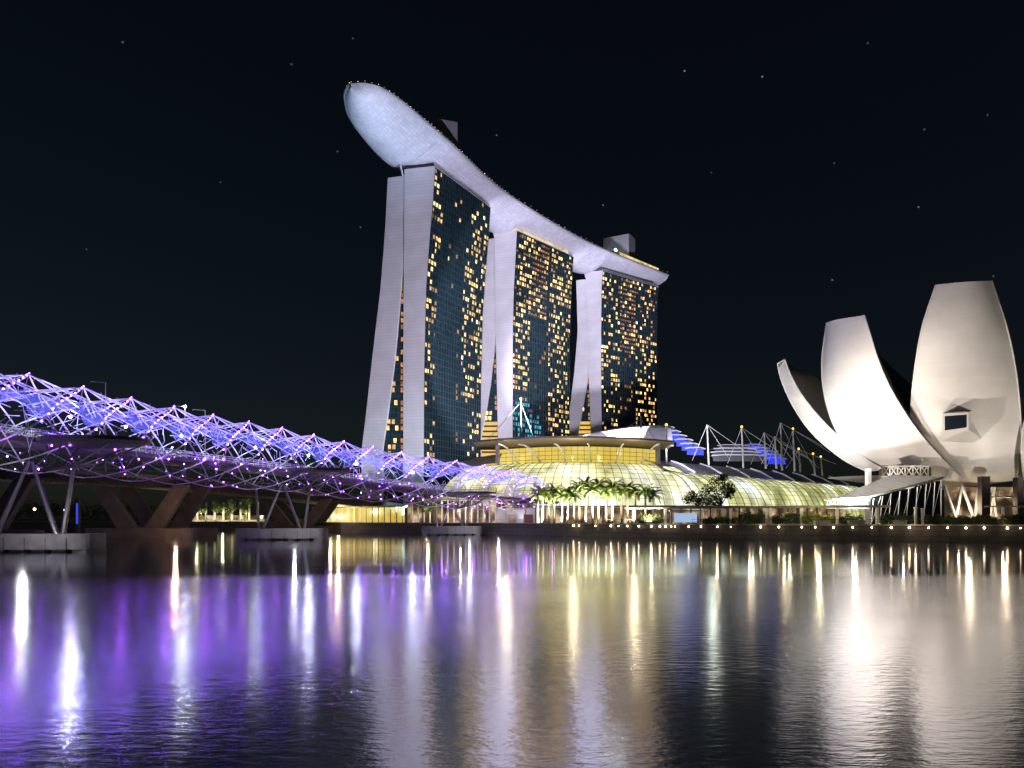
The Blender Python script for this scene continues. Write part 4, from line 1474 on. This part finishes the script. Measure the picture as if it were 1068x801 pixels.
for k in range(-9, 26):
    sk = (k + .5) * BAY
    P = []
    for j in range(41):
        s = sk + PITCH * .8 * (j / 40 - 0.5)
        if SB < s < SE - 1:
            P.append(hx(s, pi / 2 - 2 * pi * (s - sk) / (PITCH * .8), .84))
    if len(P) > 3:
        b = MB(); b.tube(P, .11, 5); b.build('inner_tube', M['steel'], hel, smooth=True)
# thin tie rods fanning from each crown to the inner helix and to its neighbours
rods, rods_low = MB(), MB()
for k in range(-7, 25):
    sk = k * BAY
    if not (SB < sk < SE - 4): continue
    top = hx(sk, pi / 2)
    for ds_, th in ((-.95, .35 * pi), (-.5, .22 * pi), (.5, .22 * pi), (.95, .36 * pi), (-.6, .75 * pi), (.6, .75 * pi), (-.95, .62 * pi), (.95, .62 * pi)):
        s = sk + ds_ * BAY
        if SB < s < SE - 1:
            rods.tube([top, hx(s, th, .86)], .085, 4, cap=False)
    nxt = sk + BAY
    if nxt < SE - 2:
        a, c = top, hx(nxt, pi / 2)
        rods.tube([a, a.lerp(c, .5) + Vector((0, 0, -1.7)), c], .075, 4, cap=False)
        for th in (.30 * pi, .18 * pi, .68 * pi):
            rods.tube([a, hx(nxt + .2 * BAY, th, .86)], .07, 4, cap=False); rods.tube([c, hx(sk - .2 * BAY, th, .86)], .07, 4, cap=False)
    for q in range(34):
        s = sk + q / 34 * BAY
        th = rnd.choice([rnd.uniform(-.12, .38), rnd.uniform(.62, 1.1)]) * pi
        if s < SE - 3: rods.tube([hx(s, th, .84), hx(s + rnd.uniform(-3, 3), th + rnd.uniform(-.5, .5), 1.0)], .06, 4, cap=False)
    for q in range(16):
        s = sk + q / 16 * BAY
        th = -rnd.uniform(.12, .88) * pi
        if SB < s < SE - 3: rods_low.tube([hx(s, th, .84), hx(s + rnd.uniform(-4, 4), th + rnd.uniform(-.6, .6), 1.0)], .05, 4, cap=False)
stuff(rods.build('tie_rod', M['steel'], hel))
stuff(rods_low.build('lower_tie_rod', M['leg_steel'], hel))
# deck
dz = lambda s: zc(s) - 2.6
b = MB()
rows = []
ns = 90
for k in range(ns + 1):
    s = lerp(SB, SE, k / ns)
    p, d, n = cl(s)
    w_ = min(4.2, rad(s) * .9)
    e = [(-w_, .0), (w_, 0.0), (w_, -.7), (w_ * .6, -1.1), (-w_ * .6, -1.1), (-w_, -.7)]
    rows.append([p + n * x + Vector((0, 0, dz(s) + z)) for x, z in e])
b.grid(rows, close=True); b.build('deck', M['deck'], hel)
# railings: posts, top rails and glass infill
for sgn in (-1, 1):
    b = MB()
    for k in range(150):
        s = lerp(SB, SE - 2, k / 149)
        p, d, n = cl(s)
        q = p + n * (sgn * min(4.0, rad(s) * .85)) + Vector((0, 0, dz(s)))
        b.bar(q, q + Vector((0, 0, 1.35)), .07, .07)
    for h in (.5, .95, 1.35):
        b.tube([cl(lerp(SB, SE - 2, k / 90))[0] + cl(lerp(SB, SE - 2, k / 90))[2] * (sgn * min(4.0, rad(lerp(SB, SE - 2, k / 90)) * .85)) + Vector((0, 0, dz(lerp(SB, SE - 2, k / 90)) + h)) for k in range(91)], .05, 4)
    b.build('railing', M['white_steel'], hel)
    b = MB()
    for k in range(90):
        A_, B_ = lerp(SB, SE - 2, k / 90), lerp(SB, SE - 2, (k + .94) / 90)
        q0, q1 = [cl(s)[0] + cl(s)[2] * (sgn * min(3.95, rad(s) * .84)) + Vector((0, 0, dz(s) + .12)) for s in (A_, B_)]
        b.face(q0, q1, q1 + Vector((0, 0, 1.1)), q0 + Vector((0, 0, 1.1)))
    b.build('railing_glass', M['rail_glass'], hel)
# canopy shells, one over each bay, leaving gaps
for k in range(-5, 18):
    s0, s1 = k * BAY + 1.0, (k + 1) * BAY - 1.0
    if s1 > SE - 8: continue
    rows = []
    for i in range(7):
        s = lerp(s0, s1, i / 6)
        # a leaf-shaped shell, widest at mid-bay
        w_ = .08 + .22 * sin(pi * i / 6) ** .7
        rows.append([hx(s, lerp(.50 - w_, .50 + w_ * 1.2, j / 10) * pi, .66) for j in range(11)])
    b = MB(); b.grid(rows); b.build('canopy_shell', M['canopy'], hel, smooth=True)
# LEDs
rnd2 = random.Random(3)
led_pts.sort(key=lambda p: p.y)
vis = [p for p in led_pts if p.y > 88]
pick = set(range(0, len(vis), max(1, int(len(vis) / 95))))
rest = MB(); cnt = 0
proto_led = None
for i, p in enumerate(vis):
    if i in pick and cnt < 98:
        if proto_led is None:
            b = MB(); b.ball((0, 0, 0), .11, 6, 4); proto_led = b.build('led_lamp', M['led'], hel, origin=(0, 0, 0)); o = proto_led
        else:
            o = proto_led.copy(); C.objects.link(o); o.parent = hel
        o.location = p - world_loc(hel); cnt += 1
    else:
        rest.ball(p, .11, 6, 4)
for k in range(170):
    s = lerp(-30, SE - 6, k / 169)
    rest.ball(hx(s, -rnd2.uniform(.05, .5) * pi, rnd2.uniform(.8, 1.0)), rnd2.uniform(.06, .12), 6, 4)
stuff(rest.build('small_led', M['led_stuff'], hel))
# the light the LEDs throw on the tubes
VIO = (0.26, 0.09, 1.0)
k = -3
while k * BAY < SE - 6:
    s = k * BAY
    p, d, n = cl(s)
    q = p + n * 2.2 + Vector((0, 0, dz(s) + .7))
    light('violet_uplight', 'SPOT', tuple(q), 5600, VIO, tuple(q + n * .3 + Vector((0, 0, 6))), 168, .3, .12)
    light('violet_light', 'POINT', tuple(p + n * 7.2 + Vector((0, 0, zc(s) - 3.6))), 130, (0.45, .12, 1), radius=.14)
    p2_, d2, n2 = cl(s + BAY / 2)
    q = p2_ + n2 * .4 + Vector((0, 0, dz(s) + .6))
    light('blue_white_uplight', 'SPOT', tuple(q), 3600, (.44, .54, 1), tuple(q + Vector((0, 0, 6))), 165, .3, .12)
    q = p2_ + n2 * 1.5 + Vector((0, 0, zc(s) + 2.2))
    light('deck_downlight', 'SPOT', tuple(q), 4200, (.76, .78, 1), tuple(q - Vector((0, 0, 6))), 115, .6, .12)
    k += 1
# white lamps hanging in the canopy
for px in (60, 120, 178, 258, 314, 365, 425):
    # find the station that shows at this column
    best = min((abs(CX + (cl(s * .5)[0].x + 1.0 * cl(s * .5)[2].x) / cl(s * .5)[0].y * F - px), s * .5) for s in range(-60, int(SE * 2)))
    s = best[1]
    p, d, n = cl(s)
    b = MB(); b.ball((0, 0, 0), .2, 10, 6)
    o = b.build('canopy_lamp', M['lamp_white'], hel, origin=(0, 0, 0))
    o.location = p + n * 3.4 + Vector((0, 0, zc(s) + 1.6)) - world_loc(hel)
# viewing pods and W-shaped legs
piers_s = [(0, -74.3, 118), (S1, -54.5, 182), (S2, -18.5, 236)]
for k, (s, x, y) in enumerate(piers_s):
    p, d, n = cl(s)
    c = p + n * (11.5 - k * .8) + Vector((0, 0, dz(s)))
    b = MB()
    E = [c + n * (cos(2 * pi * j / 36) * (8.6 - k * .6)) + d * (sin(2 * pi * j / 36) * 6.2) for j in range(36)]
    Ei = [c + (q - c) * .82 + Vector((0, 0, -.9)) for q in E]
    b.grid([E, [q + Vector((0, 0, -.5)) for q in E], Ei], close=True)
    b.f.append(tuple(range(len(b.v), len(b.v) + 36))); b.v += [tuple(q) for q in E]
    b.f.append(tuple(reversed(range(len(b.v), len(b.v) + 36)))); b.v += [tuple(q) for q in Ei]
    pod = b.build('viewing_pod', M['steel_dark'], hel)
    b = MB()
    for j in range(36):
        b.bar(E[j], E[j] + Vector((0, 0, 1.2)), .05, .05)
    for h in (.6, 1.2):
        b.tube([q + Vector((0, 0, h)) for q in E] + [E[0] + Vector((0, 0, h))], .04, 4)
    b.build('pod_railing', M['steel_dark'], pod)
    b = MB()
    root = p + n * 2.5 + Vector((0, 0, zc(s) - 7.3))
    for j in (2, 8, 14, 20, 26, 32):
        b.tube([root, root.lerp(Ei[j], .55) + Vector((0, 0, -1.0)), Ei[j]], .22, 6, .12)
    b.build('pod_strut', M['steel_dark'], pod)
    # feet in the footing
    wdt = (5.6, 5.4, 4.4)[k]
    ax = Vector((1, 0, 0))
    base = Vector((x, y, 2.6))
    up_ = zc(s) - 7.0
    for fx, tx in ((-wdt, -wdt - 1.0), (-wdt + 1, -.2), (wdt - 1, .2), (wdt, wdt + 1.2)):
        lg = MB()
        lg.tube([base + ax * fx + Vector((0, -.6, 0)), Vector((x + tx, y + .3, up_ + 1.2))], .34 if k else .42, 8, .26)
        lg.build('leg', M['leg_steel'], hel)
    ft = MB()
    hw, hd = (10.9, 10.6, 9.2)[k], (3.6, 3.3, 3.0)[k]
    poly = []
    for a_ in range(32):
        t_ = 2 * pi * a_ / 32
        cx_, sx_ = cos(t_), sin(t_)
        poly.append((x + math.copysign(abs(cx_) ** .35, cx_) * hw, y + math.copysign(abs(sx_) ** .45, sx_) * hd))
    ft.prism(poly, .4, 2.7)
    for j in range(7):
        xx = x - hw + (j + .5) * 2 * hw / 7
        ft.box((xx, y, .1), (2 * hw / 7 - 1.0, hd * 1.6, .6))
    ft.build('footing', M['concrete'], hel)
    jn = MB()
    for j in range(1, 7):
        xx = x - hw + j * 2 * hw / 7
        jn.box((xx, y - hd - .01, 1.15), (.08, .06, 2.0))
    jn.build('footing_joint', M['steel_dark'], hel)
    light('footing_light', 'POINT', (x + 6, y - 11, 6.0), 1500, (.9, .88, .95), radius=.15)

# ------------------------------------------------------------------ road bridge behind it
road = thing('road_bridge', 'dark concrete road bridge on V-shaped piers behind the footbridge', 'bridge', (-101, 212, 0))
RP = spline([(-150, 60, 0), (-136, 120, 0), (-120, 170, 0), (-103, 215, 0), (-82, 280, 0), (-60, 345, 0), (-40, 400, 0)], 8)
b = MB(); rows = []
for i, p in enumerate(RP):
    d = (RP[min(i + 1, len(RP) - 1)] - RP[max(i - 1, 0)]).normalized()
    n = Vector((d.y, -d.x, 0))
    z = table([(60, 16.5), (215, 16.5), (280, 14.6), (345, 11.5), (400, 10)], p.y)[0]
    rows.append([p + n * x + Vector((0, 0, z + zz_)) for x, zz_ in ((-13, 0), (13, 0), (13, -1.0), (9, -1.3), (6, -2.6), (-6, -2.6), (-9, -1.3), (-13, -1.0))])
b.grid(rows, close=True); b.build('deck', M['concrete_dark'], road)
b = MB()
for r0, r1 in zip(rows, rows[1:]):
    for j in range(4):
        p, q = r0[4].lerp(r1[4], j / 4), r0[2].lerp(r1[2], j / 4)
        b.bar(p + Vector((0, 0, .05)), q + Vector((0, 0, -.1)), .35, .7)
b.build('soffit_rib', M['concrete_dark'], road)
b = MB()
for side in (0, 1):
    b.tube([r[side] + Vector((0, 0, 1.0)) for r in rows], .12, 5)
    for r in rows:
        b.bar(r[side], r[side] + Vector((0, 0, 1.0)), .12, .12)
b.build('parapet_rail', M['steel_dark'], road)
for (x, y, zt) in ((-100, 214, 14.0), (-79, 288, 12.2), (-121, 166, 14.0)):
    for dy in (-7.0, 7.5):
        for sx in (-1, 1):
            lg = MB()
            c0 = Vector((x + sx * 3.2, y + dy, 1.8)); c1 = Vector((x + sx * 11.0, y + dy, zt))
            w0, w1 = 2.6, 2.0
            P = [c0 + Vector((-w0, -1, 0)), c0 + Vector((w0, -1, 0)), c0 + Vector((w0, 1, 0)), c0 + Vector((-w0, 1, 0)),
                 c1 + Vector((-w1, -1, 0)), c1 + Vector((w1, -1, 0)), c1 + Vector((w1, 1, 0)), c1 + Vector((-w1, 1, 0))]
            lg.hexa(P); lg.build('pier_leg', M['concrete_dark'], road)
        ft = MB()
        poly = [(x + math.copysign(abs(cos(a)) ** .4, cos(a)) * 14.5, y + dy + math.copysign(abs(sin(a)) ** .5, sin(a)) * 3.2) for a in [2 * pi * j / 28 for j in range(28)]]
        ft.prism(poly, -.3, 2.4); ft.build('pier_footing', M['concrete_dark'], road)
light('under_bridge_light', 'POINT', (-86, 196, 7), 2600, (1, .6, .35), radius=.3)
light('under_bridge_light', 'POINT', (-112, 226, 9), 3500, (1, .62, .3), radius=.3)
light('under_bridge_light', 'POINT', (-62, 262, 7), 1500, (1, .75, .5), radius=.3)
light('under_bridge_light', 'POINT', (-72, 318, 8), 9000, (1, .75, .35), radius=.3)
light('under_bridge_light', 'POINT', (-140, 178, 8), 5000, (.85, .75, .9), radius=.3)
# street lamps on it
for k, (px, py, Y, lab) in enumerate(((193, 424, 236, 'brightest street lamp, above the violet tubes'), (110, 399, 205, 'thin street lamp post with arm above the violet tubes'),
                                      (214, 428, 250, 'distant street lamp post just right of the brightest lamp'))):
    t = thing('street_lamp', lab, 'street lamp', (GX(px, Y), Y, 16), 'street lamps on the road bridge')
    top = W(px, py, Y)
    b = MB(); b.tube([Vector((top.x, top.y, 15.5)), top], .12, 6)
    b.tube([top, top + Vector((-4.0, 0, .3))], .08, 5); b.build('pole', M['steel'], t)
    b = MB(); b.ball(top + Vector((-4.0, 0, .1)) if k else top, .42 if k == 0 else .16, 10, 6, .7); b.build('lamp_head', M['lamp_white'] if k == 0 else M['steel'], t)

# ------------------------------------------------------------------ shore under the bridges
up_ = thing('underpass', 'glowing yellow underpass wall where the road bridge lands', 'underpass', (-60, 345, QZ))
wall_px('lit_wall', [(336, 345), (380, 322), (422, 305)], QZ, 9.6, M['under_glow'], up_)
for k in range(14):
    b = MB()
    px = lerp(338, 420, k / 13); Y = table([(336, 344), (380, 321), (422, 304)], px)[0]
    b.bar((GX(px, Y), Y - .3, QZ), (GX(px, Y), Y - .3, 9.6), .4, .4); b.build('pillar', M['white_steel'], up_)
b = MB(); b.bar((GX(332, 346), 345, 9.9), (GX(424, 303), 303, 9.9), 6, .6); b.build('roof_slab', M['concrete'], up_)
# lit colonnade with small trees beyond the V piers
c2 = thing('colonnade', 'distant lit white colonnade seen beneath the road bridge', 'colonnade', (-140, 352, QZ))
for k in range(9):
    px = 197 + k * 9
    Y = 352
    b = MB(); b.box((GX(px, Y), Y, 8), (.7, .7, 9)); b.build('column', M['white_steel'], c2)
wall_px('back_wall', [(192, 356), (276, 356)], QZ, 6.6, M['shop'], c2)
b = MB(); b.box((GX(234, 352), 352, 4.1), (40, 1.4, .9)); b.build('plinth', M['concrete'], c2)
protoT = None
for k, px in enumerate((196, 210, 225, 240, 256, 440, 452)):
    Y = 349 if px < 300 else 268
    blobs = [(rnd.uniform(-2, 2), rnd.uniform(-1, 1), rnd.uniform(4.5, 10), rnd.uniform(1.4, 2.3)) for _ in range(8)]
    leafy_tree('street_tree', ORD[k] + ' small lit green tree from the left under the bridges', (GX(px, Y), Y, QZ), blobs, .22, M['leaf'], 70, .45, 'small trees under the bridges')
for px in (205, 232, 258):
    light('colonnade_light', 'POINT', (GX(px, 346), 346, 6), 3000, (1, .85, .5), radius=.2)
light('colonnade_light', 'POINT', (GX(446, 262), 262, 8), 2500, (1, .85, .5), radius=.2)
light('colonnade_light', 'POINT', (GX(480, 260), 260, 6), 2500, (1, .78, .6), radius=.2)
light('colonnade_light', 'POINT', (GX(520, 247), 247, 6), 2500, (1, .78, .7), radius=.2)
# dark wooded bank at the far left with a few lamps
wd = MB()
for k in range(70):
    px = lerp(-40, 200, k / 69)
    leaf_cloud(wd, (GX(px, 372) + rnd.uniform(-2, 2), 372 + rnd.uniform(-4, 4), 7 + rnd.random() * 3), 3.4, 4.5, 60, .7)
stuff(tag(wd.build('far_trees', M['leaf_dark']), 'dark belt of trees on the far bank beneath the bridges', 'trees'))
for k, (px, py) in enumerate(((8, 536), (36, 531), (68, 532), (124, 533), (140, 534))):
    Y = 352
    t = thing('park_lamp', ORD[k] + ' park lamp from the left on the dark far bank', 'lamp', (GX(px, Y), Y, QZ), 'park lamps on the far bank')
    top = W(px, py, Y)
    b = MB(); b.tube([(top.x, Y, QZ), top], .12, 6); b.build('pole', M['steel_dark'], t)
    b = MB(); b.ball(top, (.3, .5, .62, .7, .3)[k], 10, 6); b.build('globe', M['park_white'] if k != 1 else M['lamp_warm'], t)
bc = MB(); Yb = 300
bc.tube([(GX(81, Yb), Yb, -.5), (GX(81, Yb), Yb, 13)], 1.0, 12)
t = thing('lit_column', 'blue lit round column beneath the bridge at far left', 'column', (GX(81, Yb), Yb, 0))
bc.build('shaft', M['concrete_dark'], t)
b = MB(); b.tube([(GX(81, Yb) + .3, Yb - 1.0, 3), (GX(81, Yb) + .3, Yb - 1.0, 11)], .35, 8); b.build('blue_tube', M['blue_col'], t)
